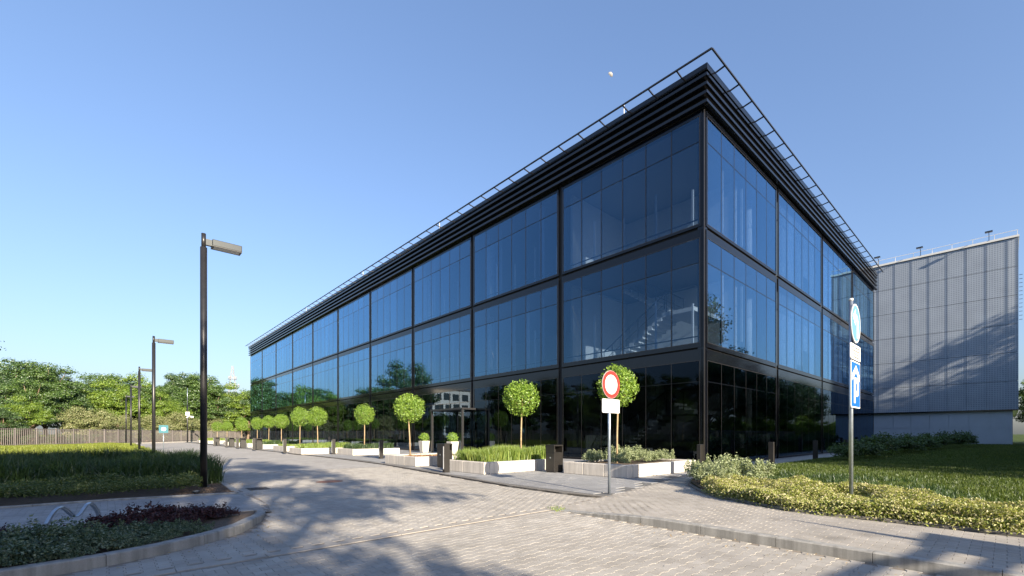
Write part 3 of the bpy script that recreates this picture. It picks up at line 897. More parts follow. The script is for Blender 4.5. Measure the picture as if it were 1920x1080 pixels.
mb.build('roof_railing', M['white'], gb_)
for y in (2.6, 9.3, 14.0, 22):
    mb = MB(); mb.bar((-.1, y, 25.6), (-.1, y, 26.4), .06, .06); mb.bar((-.1, y, 26.35), (-.9, y, 26.4), .06, .06); mb.box(-1.25, -.85, y-.35, y+.35, 26.34, 26.48)
    mb.build('floodlight', M['louver'], gb_)
mb = MB()
for k in range(12): mb.bar((1.2, -.35, 15.5+k*.5), (1.2, -.05, 15.5+k*.5), .05, .05)
mb.build('wall_spike', M['louver'], gb_)

# =================================================================== STREET FURNITURE
# lamps
lamp = thing('street_lamp', (1.71, 14.31, 0.05), 'tall black street lamp nearest the camera, at the end of the planted bed', 'street lamp', 'street lamps along the road')
MB().tube([(0,0,0),(0,0,6.05)], .072, 16).build('pole', M['black'], lamp, True)
MB().tube([(0,0,6.05),(0,0,6.4)], .048, 12).build('pole_top', M['black'], lamp, True)
MB().box(.04, .16, -.045, .045, 6.12, 6.27).build('bracket', M['lampgrey'], lamp)
hd = bevel(MB().box(.16, .78, -.15, .15, 6.11, 6.27).build('lamp_head', M['lampgrey'], lamp), .012, 2)
MB().box(.20, .74, -.12, .12, 6.098, 6.113).build('lens', M['lens'], hd)
mbx = MB(); mbx.box(.16, .78, -.15, -.12, 6.095, 6.112); mbx.box(.16, .78, .12, .15, 6.095, 6.112); mbx.box(.16, .20, -.12, .12, 6.095, 6.112); mbx.box(.74, .78, -.12, .12, 6.095, 6.112)
mbx.build('lens_rim', M['black'], hd)
MB().box(-.11, .11, -.11, .11, 0, .02).build('base_plate', M['black'], lamp)
lamp_kids = [(c, children(c)) for c in children(lamp)]
for k, (y, od) in enumerate(((31.1, 'second'), (46.0, 'third'), (63.0, 'fourth'), (80.0, 'fifth and farthest'))):
    copy_tree(lamp, lamp_kids, (1.68, y, .05), 0, None, f'black street lamp, {od} in the row going back from the camera')
# bollards
bol = thing('bollard', (13.45, 6.96, 0.05), 'black square bollard beside the silver shrub at the black building corner', 'bollard', 'bollards around the building', R(180))
bevel(MB().box(-.105, .105, -.07, .07, 0, 1.02).build('post', M['boll'], bol), .006, 1)
MB().box(-.115, .115, -.08, .08, 0, .012).build('base_plate', M['black'], bol)
MB().box(-.111, -.1035, -.022, .022, .12, .92).build('light_strip', M['strip'], bol)
bol_kids = [(c, []) for c in children(bol)]
ords = ['second', 'third', 'fourth', 'fifth', 'sixth', 'seventh', 'eighth', 'ninth', 'tenth', 'eleventh', 'twelfth']
for k in range(7):
    copy_tree(bol, bol_kids, (19.45 + 6.03*k, 6.9, .05), R(-90), None, f'black bollard along the right facade, {ords[k]} from the building corner')
for k, (x, y) in enumerate(((8.42, 13.95), (10.57, 24.2), (10.6, 31.6), (8.75, 35.7), (8.55, 44.0), (8.6, 51.0), (8.6, 56.5), (8.7, 64.5))):
    lab = 'black bollard in front of the litter bin beside the tall grass planter' if k == 0 else f'black bollard on the left side of the plaza, {ords[k-1]} going back from the camera'
    copy_tree(bol, bol_kids, (x, y, .05), 0, None, lab)
# litter bins
bn = thing('litter_bin', (11.2, 11.35, 0.05), 'black litter bin standing between two planters by the nearest ball tree', 'litter bin', 'litter bins on the plaza')
mb = MB(); mb.box(-.22, .22, -.22, .22, .04, .70); mb.box(-.22, .22, .10, .22, .70, .92); mb.box(-.22, -.18, -.22, .10, .70, .92) ; mb.box(.18, .22, -.22, .10, .70, .92); mb.box(-.225, .225, -.225, .225, .92, .97)
bevel(mb.build('body', M['boll'], bn), .006, 1)
MB().box(-.17, .17, -.18, .095, .60, .705).build('liner', M['dark'], bn)
MB().box(-.2, .2, -.2, .2, 0, .04).build('foot', M['black'], bn)
MB().tube([(-.226, -.02, .52), (-.219, -.02, .52)], .028, 12).build('lock', M['steel'], bn)
bn_kids = [(c, []) for c in children(bn)]
copy_tree(bn, bn_kids, (9.65, 16.1, .05), 0, None, 'black litter bin behind a bollard between the mulch and tall grass planters')
for k, (x, y) in enumerate(((9.3, 46.0), (9.3, 52.5), (9.2, 57.6), (9.2, 66.3))):
    copy_tree(bn, bn_kids, (x, y, .05), 0, None, ['far litter bin nearest the camera in the row of distant bins', 'second litter bin in the row of distant bins', 'third litter bin in the row of distant bins', 'farthest litter bin on the plaza'][k])

def disc(mb, cx_, cz, r0, r1, y0, y1, n=40, mi=0):
    """flat ring facing -y"""
    vv = []; ff = []
    for k in range(n):
        a = 2*math.pi*k/n; c, s = math.cos(a), math.sin(a)
        vv += [(cx_+r1*c, y0, cz+r1*s), (cx_+r1*c, y1, cz+r1*s)]
        if r0 > 0: vv += [(cx_+r0*c, y0, cz+r0*s), (cx_+r0*c, y1, cz+r0*s)]
    st = 4 if r0 > 0 else 2
    for k in range(n):
        a = k*st; b = ((k+1) % n)*st
        ff.append((a, a+1, b+1, b))
        if r0 > 0: ff += [(a, b, b+2, a+2), (a+1, a+3, b+3, b+1), (a+2, b+2, b+3, a+3)]
    if r0 <= 0:
        ff.append(tuple(k*2 for k in range(n))); ff.append(tuple(k*2+1 for k in range(n-1, -1, -1)))
    return mb.add(vv, ff, mi)
def plate(mb, x0, x1, z0, z1, y0, y1, r=.03, mi=0, n=5):
    pts = []
    for cx_, cz, a0 in ((x1-r, z1-r, 0), (x0+r, z1-r, 90), (x0+r, z0+r, 180), (x1-r, z0+r, 270)):
        for k in range(n+1):
            a = R(a0+90*k/n); pts.append((cx_+r*math.cos(a), cz+r*math.sin(a)))
    return xprism(mb, pts, y0, y1, mi)
def xprism(mb, pts, y0, y1, mi=0):
    n = len(pts)
    A = sum(pts[i][0]*pts[(i+1)%n][1]-pts[(i+1)%n][0]*pts[i][1] for i in range(n))
    if A < 0: pts = pts[::-1]
    vv = [(p[0], y0, p[1]) for p in pts] + [(p[0], y1, p[1]) for p in pts]
    ff = [tuple(range(n)), tuple(range(2*n-1, n-1, -1))]
    ff += [(i, n+i, n+(i+1) % n, (i+1) % n) for i in range(n)]
    return mb.add(vv, ff, mi)
# no-entry sign
ns = thing('road_sign', (8.02, 6.36, 0.045), 'round white no entry sign with red rim and small text plate on grey pole', 'road sign')
MB().tube([(0,0,0),(0,0,2.72)], .032, 14).build('pole', M['steel'], ns, True)
zc, rr = 2.47, .315
d_ = disc(MB(), 0, zc, 0, rr, -.055, -.04).build('disc', [M['signback']], ns)
disc(MB(), 0, zc, 0, rr-.006, -.058, -.0555).build('white_face', M['white'], d_)
disc(MB(), 0, zc, rr*.70, rr-.008, -.0605, -.0585).build('red_rim', M['red'], d_)
pl = plate(MB(), -.31, .31, 1.83, 2.14, -.055, -.04).build('text_plate', M['white'], ns)
trng = random.Random(5)
mb = MB()
for row, (x0, x1) in enumerate(((-.13, .15), (-.16, .20), (-.14, .22))):
    x = x0; z = 2.065 - row*.085
    while x < x1:
        w = trng.uniform(.012, .022)
        if trng.random() > .14:
            hh = trng.choice((.03, .03, .042))
            mb.box(x, x+.009, -.0575, -.0555, z-.015, z-.015+hh); mb.box(x+.009, x+w, -.0575, -.0555, z+trng.uniform(-.012, .008), z+.012)
        x += w+.010
mb.build('lettering', M['text'], pl)
MB().box(-.045, .045, -.04, .034, 2.2, 2.23).build('clamp', M['steel'], ns); MB().box(-.045, .045, -.04, .034, 1.95, 1.98).build('clamp', M['steel'], ns)
# blue arrow + covered parking sign
ps = thing('road_sign', (10.1, 2.12, 0.10), 'grey pole with round blue arrow sign above a blue covered parking sign', 'road sign')
MB().tube([(0,0,0),(0,0,3.86)], .036, 14).build('pole', M['steel'], ps, True)
MB().tube([(0,0,3.86),(0,0,3.9)], .038, 14).build('pole_cap', M['white'], ps, True)
zc, rr = 3.42, .375
d_ = disc(MB(), .06, zc, 0, rr, -.065, -.05).build('arrow_disc', M['signback'], ps)
disc(MB(), .06, zc, 0, rr-.006, -.068, -.0655).build('blue_face', M['blue2'], d_)
disc(MB(), .06, zc, rr-.03, rr-.008, -.0705, -.0685).build('white_border', M['white'], d_)
ar = [(.07,-.27),(.17,-.27),(.17,.06),(.13,.13),(.05,.17),(-.04,.17),(-.04,.27),(-.25,.10),(-.04,-.05),(-.04,.06),(.02,.06),(.06,.04),(.07,0)]
xprism(MB(), [(x+.06, z+zc) for x, z in ar], -.0725, -.0685).build('arrow', M['white'], d_)
tp = plate(MB(), -.33, .45, 2.72, 3.01, -.065, -.05).build('text_plate', M['white'], ps)
mb = MB()
for row in range(4):
    x = -.22
    while x < .34:
        w = trng.uniform(.012, .024)
        if trng.random() > .15: mb.box(x, x+w, -.0675, -.0655, 2.95-row*.06-.012, 2.95-row*.06+.012)
        x += w+.010
mb.build('lettering', M['text'], tp)
pk = plate(MB(), -.30, .42, 1.80, 2.69, -.065, -.05).build('parking_plate', M['white'], ps)
plate(MB(), -.275, .395, 1.825, 2.665, -.068, -.0655, .025).build('blue_panel', M['blue'], pk)
xprism(MB(), [(-.22,2.44),(.06,2.62),(.34,2.44),(.34,2.31),(.06,2.49),(-.22,2.31)], -.0705, -.0685).build('roof_chevron', M['white'], pk)
mb = MB(); mb.box(-.10, .02, -.0705, -.0685, 1.89, 2.38)
rc2 = lambda cx_, cz, r_, a0: [(cx_+r_*math.cos(R(a0-18*k)), cz+r_*math.sin(R(a0-18*k))) for k in range(6)]
pts = [(.02, 2.38)] + rc2(.17, 2.28, .10, 90) + rc2(.17, 2.12, .10, 0) + [(.02, 2.02), (.02, 2.12)] + [(.12, 2.12), (.15, 2.15), (.15, 2.25), (.12, 2.28), (.02, 2.28)]
xprism(mb, pts, -.0705, -.0685); mb.build('letter_p', M['white'], pk)
# teal square sign far along the road
ts = thing('small_sign', (2.55, 38.5, 0.05), 'small square teal sign with round emblem on thin post beside the road', 'sign')
MB().tube([(0,0,0),(0,0,1.75)], .022, 8).build('post', M['steel'], ts, True)
tb = plate(MB(), -.23, .23, 1.42, 1.92, -.05, -.025).build('teal_plate', M['teal'], ts)
disc(MB(), 0, 1.67, .08, .12, -.053, -.051).build('emblem_ring', M['strip'], tb); disc(MB(), 0, 1.67, 0, .035, -.053, -.051, 16).build('emblem_dot', M['strip'], tb)
# camera mast by the fence
cm = thing('camera_mast', (9.2, 94.5, 0), 'slim dark mast with white security cameras in front of the fence', 'mast')
MB().tube([(0,0,0),(0,0,6.2)], .09, 8).build('mast', M['black'], cm, True)
MB().tube([(0,0,6.2),(0,0,8.9)], .04, 6).build('aerial', M['steel'], cm, True)
mb = MB(); mb.box(-.25, .25, -.3, .2, 4.4, 5.0); mb.build('camera_box', M['white'], cm)
mb = MB(); mb.tube([(0,0,4.2),(.1,-.05,4.1)], [.28, .2], 10); mb.tube([(.3,-.3,4.25),(.75,-.45,4.15)], .13, 8); mb.build('camera', M['white'], cm)
# bicycle rack: two parallel wave bars
rk = thing('bicycle_rack', (-.60, 9.34, .035), 'low galvanised double wave bicycle rack on the path edge', 'bicycle rack')
A_ = Vector((0,0,0)); B_ = Vector((.50,.68,0)); dr = (B_-A_).normalized(); pr = Vector((-dr.y, dr.x, 0))
prof = [(0,0),(0,.13),(.03,.17),(.08,.23),(.14,.285),(.20,.315),(.26,.315),(.33,.28),(.40,.22),(.47,.165),(.53,.145),(.58,.155),(.64,.195),(.70,.255),(.75,.295),(.80,.305),(.85,.285),(.90,.24),(.95,.18),(.985,.12),(1,.08),(1,0)]
LR = (B_-A_).length
for sgn in (0, 1):
    mb = MB()
    pts = [A_ + dr*(t*LR) + Vector((.01,.13,.0))*sgn + Vector((0,0,z)) for t, z in prof]
    for a, b in zip(pts, pts[1:]): mb.bar(a, b + (b-a).normalized()*.006, .045, .014, up=pr.cross(b-a).normalized())
    mb.build('wave_bar', M['steel'], rk)
MB().bar(A_ + Vector((0,0,.02)), A_ + Vector((.01,.13,.02)), .05, .02).build('foot_plate', M['steel'], rk)
MB().bar(B_ + Vector((0,0,.02)), B_ + Vector((.01,.13,.02)), .05, .02).build('foot_plate', M['steel'], rk)
# manhole, drain, ground light
mh = thing('manhole_cover', (4.62, 14.1, 0), 'round rusty manhole cover in the sunlit road', 'manhole cover')
mb = MB(); mb.tube([(0,0,-.02),(0,0,.006)], .29, 28); mb.build('cover', M['rust'], mh)
mb = MB(); n = 28
for k in range(n):
    a0, a1 = 2*math.pi*k/n, 2*math.pi*(k+1)/n
    mb.add([(.30*math.cos(a0),.30*math.sin(a0),.005),(.36*math.cos(a0),.36*math.sin(a0),.005),(.36*math.cos(a1),.36*math.sin(a1),.005),(.30*math.cos(a1),.30*math.sin(a1),.005)], [(0,1,2,3)])
mb.build('rim', M['rust'], mh)
dg = thing('drain_grate', (2.72, 13.55, 0), 'dark cast iron drain grate at the island kerb', 'drain')
mb = MB(); mb.box(-.22,.22,-.3,-.27,-.01,.007); mb.box(-.22,.22,.27,.3,-.01,.007); mb.box(-.22,-.19,-.27,.27,-.01,.007); mb.box(.19,.22,-.27,.27,-.01,.007); mb.build('frame', M['iron'], dg)
for k in range(7): MB().box(-.19, .19, -.24+k*.075, -.20+k*.075, -.01, .005).build('bar', M['iron'], dg)
gl = thing('ground_spotlight', (1.42, 12.98, .05), 'small round garden spotlight in the soil at the lamp foot', 'spotlight')
MB().tube([(0,0,0),(0,0,.06)], .07, 14).build('housing', M['black'], gl, True); MB().tube([(0,0,.06),(0,0,.066)], .055, 14).build('lens', M['lens'], gl)
# height limit gantry behind the camera (its shadow crosses the right foreground)
hg = thing('height_gantry', (5.85, -5.5, .0), 'board pylon with two arms over the road, known by its shadow on the right kerb', 'gantry')
MB().box(-.48, .50, -.06, .06, .0, 2.48).build('board', M['steel'], hg)
MB().tube([(-.10,.0,2.48),(-.10,.0,3.10)], [.075, .012], 8).build('rod', M['steel'], hg)
MB().bar((-.48,0,2.42), (-7.0,1.15,2.42), .08, .085).build('arm', M['steel'], hg)
MB().bar((-.48,0,2.22), (-7.0,1.15,2.22), .08, .085).build('arm', M['steel'], hg)
MB().box(-7.08, -6.95, 1.08, 1.22, -.1, 2.48).build('post', M['steel'], hg)

# =================================================================== PLANTERS
def planter(x0, x1, y0, y1, label, soil='soil', h=.40, t=.22):
    p = thing('planter', (x0, y0, .05), label, 'planter', 'concrete planters on the plaza')
    w, d = x1-x0, y1-y0
    def blk(a0, a1, b0, b1): bevel(MB().box(a0, a1, b0, b1, 0, h).build('concrete_block', M['concrete'], p), .018, 2)
    g = .008
    ny = max(2, round(d/1.0))
    for k in range(ny):
        blk(0, t, k*d/ny + (g if k else 0), (k+1)*d/ny)
        blk(w-t, w, k*d/ny + (g if k else 0), (k+1)*d/ny)
    nx = max(2, round((w-2*t)/1.3))
    for k in range(nx):
        a = t+g; ww = w-2*t-2*g
        blk(a+k*ww/nx + (g if k else 0), a+(k+1)*ww/nx, 0, t); blk(a+k*ww/nx + (g if k else 0), a+(k+1)*ww/nx, d-t, d)
    MB().box(t-.01, w-t+.01, t-.01, d-t+.01, .02, h-.05).build('soil_fill', M[soil], p)
    return p
PLS = [(11.1,15.3,8.1,10.8),(8.85,12.6,12.3,14.8),(9.0,11.9,17.3,20.2),(10.9,14.0,29.1,31.8),(9.0,12.4,32.8,35.6),(9.6,12.8,39.6,42.6),(9.9,13.2,47.4,50.6),(10,13.4,54.2,57.2),(10,13.4,59.8,62.8),(10,13.4,64.8,67.8),(10,13.6,79.6,82.6),(10,13.6,88,91)]
plab = ['pale concrete planter with silvery shrubs at the building corner', 'pale concrete planter full of tall green grass', 'pale concrete planter with red mulch and dry stems', 'pale concrete planter with grass round the ball tree, fourth from the camera']
for k, b in enumerate(PLS):
    planter(*b, plab[k] if k < 4 else f'concrete planter in the far row along the glass facade, {ords[k-1]} from the camera', 'mulch' if k == 2 else 'soil')
for k, (x, y) in enumerate(((16.4, 30.2), (16.3, 26.2))):
    pt = thing('plant_pot', (x, y, .05), ['grey square pot with lime bush left of the entrance portal', 'grey square pot with lime bush right of the entrance portal'][k], 'plant pot', 'pots at the entrance')
    mb = MB(); mb.add([(-.22,-.22,0),(.22,-.22,0),(.22,.22,0),(-.22,.22,0),(-.3,-.3,.85),(.3,-.3,.85),(.3,.3,.85),(-.3,.3,.85)], [(0,3,2,1),(4,5,6,7),(0,1,5,4),(1,2,6,5),(2,3,7,6),(3,0,4,7)])
    bevel(mb.build('pot', M['concrete'], pt), .02, 2)
    rg = np.random.default_rng(70+k); D = nrm(rg.normal(size=(700, 3))); Q = D*np.array([.38,.38,.33])*rg.uniform(.5, 1.05, (700, 1))+np.array([0,0,1.12])
    link(bpy.data.objects.new('bush', leaf_mesh('bush', Q, D+rg.normal(size=(700, 3))*.5, .09, rg, M['ball'])), pt)

# =================================================================== PLANTS
# --- ball-headed trees
def ball_mesh(seed, n=5600, r=.72):
    rg = np.random.default_rng(seed)
    D = nrm(rg.normal(size=(n, 3)))
    K = 46
    C = nrm(rg.normal(size=(K, 3)))*(r*rg.uniform(.50, .80, (K, 1))); rc = r*rg.uniform(.20, .36, K)
    ci = rg.choice(K, n, p=rc**2/(rc**2).sum())
    E = nrm(rg.normal(size=(n, 3)))
    rad = rc[ci]*(rg.uniform(.2, 1, n)**.5); out = rg.random(n) < .05; rad[out] *= rg.uniform(1.1, 1.7, out.sum())
    P = C[ci] + E*rad[:, None]
    core = rg.random(n) < .42; P[core] = E[core]*(r*rg.uniform(.35, 1.0, core.sum())**.6)[:, None]
    D = nrm(C[ci]*.5/r + E)
    P[:, 2] = P[:, 2]*1.10 + .02
    return leaf_mesh('crown', P, D*.5+np.array([0,0,.35])+rg.normal(size=(n, 3))*.55, .074, rg, M['ball'], .6)
balls = [ball_mesh(s) for s in (1, 2, 3, 4, 5)]
BT = [(12.40,9.5,3.02,.72),(11.55,13.58,2.80,.72),(10.1,19.9,2.60,.69),(12.1,30.3,2.70,.66),(10.55,34.6,2.62,.70),(11.2,41.2,2.80,.70),(11.7,48.8,2.60,.68),(12.15,55.7,2.68,.68),(12.2,61.2,2.62,.68),(11.6,66.2,2.62,.74),(12.4,81,2.5,.72),(12.4,89.4,2.6,.75)]
for k, (x, y, zc, r) in enumerate(BT):
    lab = ['ball-headed tree behind the no entry sign', 'ball-headed tree in the planter of tall grass', 'ball-headed tree beside the red mulch planter', 'ball-headed tree alone before the glass, fourth from the camera'][k] if k < 4 else f'small ball-headed tree in the far row, {ords[k-1]} from the camera'
    t = thing('ball_tree', (x, y, .38), lab, 'tree', 'ball-headed trees along the facade', rz=k*1.3)
    rg = random.Random(k)
    b = zc-.38
    lean = rg.uniform(-.09, .09)
    mb = MB(); mb.tube([(0,0,-.1),(lean*.4,.01,b*.4),(lean,.0,b-r*.75),(lean*.6,0,b-.1)], [.036,.031,.028,.02], 8)
    for q in range(7):
        a = q*.9+k; mb.tube([(lean,0,b-r*.78),(lean+.25*math.cos(a),.25*math.sin(a),b-r*.35),(lean+.5*math.cos(a),.5*math.sin(a),b+r*(.15*(q % 3)))], [.018,.012,.005], 5)
    mb.build('trunk', M['youngbark'], t, True)
    c = link(bpy.data.objects.new('crown', balls[k % 5]), t); c.location = (lean*.6, 0, b); q_ = r/.72; c.scale = (q_*rg.uniform(.93, 1.07), q_*rg.uniform(.93, 1.07), q_*rg.uniform(.92, 1.08))
# --- generic trees
def tree_parts(seed, H, Rw, base, nclump, nleaf, leaf, mat, rcf=.33, squash=1.0):
    rg = np.random.default_rng(seed)
    hc = (H-base)
    C = []
    for k in range(nclump):
        d = nrm(rg.normal(size=(1, 3)))[0]
        rr = rg.uniform(.35, .92)
        zz = d[2]*rr
        wid = 1.0 - .35*max(0, zz)
        C.append((d[0]*Rw*rr*wid, d[1]*Rw*rr*wid, base+hc*.5+zz*hc*.5))
    C = np.array(C)
    rc = Rw*rcf*rg.uniform(.6, 1.25, nclump)
    w = rc**2; w /= w.sum()
    ci = rg.choice(nclump, nleaf, p=w)
    D = nrm(rg.normal(size=(nleaf, 3))); D[:, 2] = np.where(D[:, 2] < -.2, D[:, 2]*.5, D[:, 2])
    rad = rc[ci]*(rg.uniform(.1, 1, nleaf)**.5)
    stray = rg.random(nleaf) < .10; rad[stray] *= rg.uniform(1.05, 1.5, stray.sum())
    P = C[ci] + D*rad[:, None]*np.array([1, 1, .72])
    Nn = D*.9 + np.array([0, 0, .25]) + rg.normal(size=(nleaf, 3))*.45
    crown = leaf_mesh('crown', P, Nn, leaf, rg, mat, .62)
    mb = MB()
    top = base+hc*.62
    mb.tube([(0,0,-.3),(.05*Rw*.2,0,base*.5),(0,.03*Rw,base),(rg.normal()*.1*Rw,rg.normal()*.1*Rw,top)], [.035*H*.75,.028*H*.75,.024*H*.75,.006*H], 8)
    for k in range(min(nclump, 22)):
        c = C[k]; z0 = base*.75+(c[2]-base)*.28; z0 = min(max(z0, base*.55), top*.9)
        mid = (c[0]*.45, c[1]*.45, z0+(c[2]-z0)*.62)
        mb.tube([(0,0,z0), mid, tuple(c)], [.010*H,.006*H,.002*H], 5)
    me = bpy.data.meshes.new('trunk'); me.from_pydata(mb.v, [], mb.f); me.materials.append(M['bark']); me.polygons.foreach_set('use_smooth', [True]*len(me.polygons)); me.update()
    return me, crown
TR = {
 'a': tree_parts(21, 13, 4.8, 2.0, 95, 24000, .24, M['tree1'], .25),
 'b': tree_parts(22, 14, 4.4, 1.8, 90, 24000, .24, M['tree3'], .26),
 'c': tree_parts(23, 10, 4.2, 1.2, 85, 22000, .22, M['tree2'], .25),
 'd': tree_parts(24, 15, 4.0, 3.0, 70, 16000, .22, M['tree3'], .24),
 'p': tree_parts(25, 5.2, 3.4, .3, 80, 18000, .15, M['pale'], .26),
 's': tree_parts(26, 13, 5.0, 3.2, 52, 17000, .27, M['tree1'], .29),
 's3': tree_parts(28, 13, 5.0, 3.0, 60, 9000, .22, M['tree1'], .17),
 's2': tree_parts(27, 14, 5.4, 3.4, 56, 18000, .27, M['tree3'], .29)}
def tree(kind, x, y, s, rz, label, group, sz=1.0, name='tree'):
    t = thing(name, (x, y, -.05), label, 'tree' if name == 'tree' else 'bush', group, rz)
    t.scale = (s, s, s*sz)
    link(bpy.data.objects.new('trunk', TR[kind][0]), t); link(bpy.data.objects.new('crown', TR[kind][1]), t)
    return t
rt = random.Random(9)
FD = Vector((30, 50)).normalized(); FN = Vector((-FD.y, FD.x))
def fpt(t, off=0.0): return (-8+30*t+FN.x*off, 70+50*t+FN.y*off)
# belt behind the fence, laid out along the fence line: (t, offset, kind, scale, zscale)
# (bearing as picture x, apparent top, distance ahead, kind): each stands at its own distance and real height
belt = [(-30,662,66,'a'),(5,690,60,'b'),(30,655,66,'b'),(60,700,60,'a'),(85,668,68,'a'),(120,690,70,'b'),
        (165,698,80,'b'),(180,715,76,'c'),(195,688,84,'a'),(215,712,76,'c'),(225,692,84,'b'),(245,700,84,'c'),(275,708,86,'b'),(300,712,84,'a'),
        (310,735,80,'c'),(325,692,92,'d'),(350,685,92,'b'),(375,692,92,'a'),(400,712,92,'a'),(425,722,95,'b'),(440,718,96,'c'),(465,725,98,'b'),(490,720,100,'a'),(520,722,104,'c'),(550,715,108,'b')]
bl = {'a': 'mid green belt tree beyond the fence', 'b': 'dark dense belt tree beyond the fence', 'c': 'yellow-green rounded belt tree beyond the fence', 'd': 'tall airy dark tree above the belt'}
ords2 = ['first'] + ords + ['thirteenth', 'fourteenth', 'fifteenth', 'sixteenth']
bcount = {}
for px_, top_, Yd_, k in belt:
    Xd_ = (px_-CX)/F_PX*Yd_; x, y = (Yd_+Xd_)/S2, (Yd_-Xd_)/S2
    n_ = bcount.get(k, 0); bcount[k] = n_+1
    s = (CAMH+(HY-top_)*Yd_/F_PX)/{'a': 13.0, 'b': 13.8, 'c': 10.0, 'd': 15.0}[k]
    tree(k, x, y, s, rt.uniform(0, 6.28), f'{bl[k]}, {ords2[n_]} of its kind from the left', 'tree belt beyond the fence', 1.0)
for k, t in enumerate((.30,.42,.53,.63,.74,.85,.97,1.09,1.21,1.34)):
    x, y = fpt(t, 3.6+rt.uniform(-.4, .8))
    tree('p', x, y, rt.uniform(.86, 1.12), rt.uniform(0, 6.28), f'pale blossoming bush right behind the picket fence, {ords2[k]} from the left', 'pale bushes behind the fence', 1.0, 'pale_bush')
# belt out of frame on the left: seen mirrored in the facade
for t, off, k, s in ((-.03,6,'c',.62),(.05,8,'c',.6),(.14,8,'c',.62),(.2,6,'c',.6),(-.10,9,'b',.9),(-.2,7,'a',.95),(-.28,10,'b',1.0),(-.38,7,'c',1.05),(-.46,9,'a',1.0),(-.56,7,'b',1.0),(-.66,9,'a',1.0),(-.76,8,'b',1.05),(-.86,9,'a',1.0),(-.97,9,'b',1.05),(-1.1,9,'a',1.1)):
    x, y = fpt(t, off)
    tree(k, x, y, s, rt.uniform(0, 6.28), 'tree left of the view, mirrored in the glass facade', 'trees mirrored in the left facade')
tree('s2', -20.5, 112.5, 1.52, 2.0, 'tallest tree mirrored in the first floor of the left facade', None)
# shade trees behind and right of the camera
for x, y, k, s in ((-3.0,-11.5,'s3',1.14),(-4.6,-11.0,'c',.86),(-11,-10.5,'s2',1.32),(-18,-11.5,'s2',1.36),(-25,-11,'s2',1.36),(-33,-12,'s2',1.36),(-41,-12,'s2',1.36),(-8.2,-16,'s2',1.25),(-16,-17,'s2',1.4),(-23,-17,'s2',1.4),(-30,-17,'s2',1.4)):
    tree(k, x, y, s, rt.uniform(0, 6.28), 'shade tree behind the camera, known by its dappled shadow on the road', 'shade trees behind the camera')
for x, y, k, s in ((19.5,-13,'s',.95),(25.5,-12,'s2',.95),(32,-13,'s2',1.0),(39,-13,'s2',1.0),(46,-13,'s2',1.02),(53,-13,'s2',1.05),(60,-12,'s2',.95),(66.5,-13,'s2',.98),(73,-13,'s2',1.0),(80,-13,'s2',.95),(87,-14,'s',.95),(23,-19,'s2',.95),(30,-20,'s2',1.0),(37,-20,'s2',1.05),(44,-19,'s2',1.05),(51,-20,'s2',1.1),(58,-20,'s2',1.1),(64,-27,'s2',1.85),(71,-25,'s2',1.95),(78,-26,'s2',2.0),(85,-29,'s2',1.9),(94,-14,'s2',.95),(101,-15,'s2',.95),(109,-14,'s2',.95),(117,-15,'s2',.95)):
    tree(k, x, y, s, rt.uniform(0, 6.28), 'shade tree right of the view, mirrored in the right facade', 'trees mirrored in the right facade')
for k in range(27):
    tree('c', 19+k*4.4, -12.2+rt.uniform(-.8, .8), rt.uniform(.5, .66), rt.uniform(0, 6.28), 'leafy bush under the trees right of the view, mirrored in the right facade', 'bushes mirrored in the right facade', .8, 'bush')
for k in range(15):
    x, y = fpt(-1.05+k*.082, 3.4+rt.uniform(-.5, .5))
    tree('b', x, y, rt.uniform(.42, .55), rt.uniform(0, 6.28), 'dark bush behind the fence, at and left of the frame edge', 'dark bushes behind the fence', .75, 'bush')
for k in range(22):
    x, y = fpt(.0+k*.055, 1.7+rt.uniform(-.3, .3))
    tree('b', x, y, rt.uniform(.20, .25), rt.uniform(0, 6.28), f'low dark undergrowth bush glimpsed through the pickets', 'undergrowth behind the fence', .55, 'bush')
tree('a', 108, -4.2, .92, 1.0, 'green tree just beyond the right edge of the grey clad building', None)

# --- low shrubs: leaf mounds
def mound(seed, n, rx, ry, h, leaf, mat, upright=.5, spiky=0.0, name='foliage'):
    rg = np.random.default_rng(seed)
    D = nrm(rg.normal(size=(n, 3))); D[:, 2] = np.abs(D[:, 2])
    k = 16
    Cc = np.c_[rg.uniform(-.75, .75, k)*rx, rg.uniform(-.75, .75, k)*ry, rg.uniform(.25, .75, k)*h]
    ci = rg.integers(0, k, n)
    P = Cc[ci] + D*np.array([rx*.38, ry*.38, h*.38])*(rg.uniform(.1, 1, n)**.5)[:, None]
    if spiky:
        m = rg.random(n) < spiky
        st = rg.integers(0, 26, n); sx = rg.uniform(-.8, .8, 26)*rx; sy = rg.uniform(-.8, .8, 26)*ry; sh = rg.uniform(.9, 1.35, 26)*h; lx = rg.normal(size=26)*.15*h; ly = rg.normal(size=26)*.15*h
        tt = rg.uniform(.4, 1, n)
        Q = np.c_[sx[st]+lx[st]*tt, sy[st]+ly[st]*tt, sh[st]*tt] + rg.normal(size=(n, 3))*leaf*.45
        P[m] = Q[m]
    return leaf_mesh(name, P, D*.5+np.array([0, 0, upright])+rg.normal(size=(n, 3))*.5, leaf, rg, mat, .55)
def shrubs(name, meshes, spots, label, cat, group, z):
    for k, (x, y, s) in enumerate(spots):
        t = thing(name, (x, y, z), label if '%s' not in label else label % (['first'] + ords)[k], cat, group, rt.uniform(0, 6.28))
        t.scale = (s, s, s*rt.uniform(.85, 1.15))
        link(bpy.data.objects.new('foliage', meshes[k % len(meshes)]), t)
barbs = [mound(40+i, 2600, .42, .42, .20, .045, M['barb'], .4, .25) for i in range(2)]
spots = []
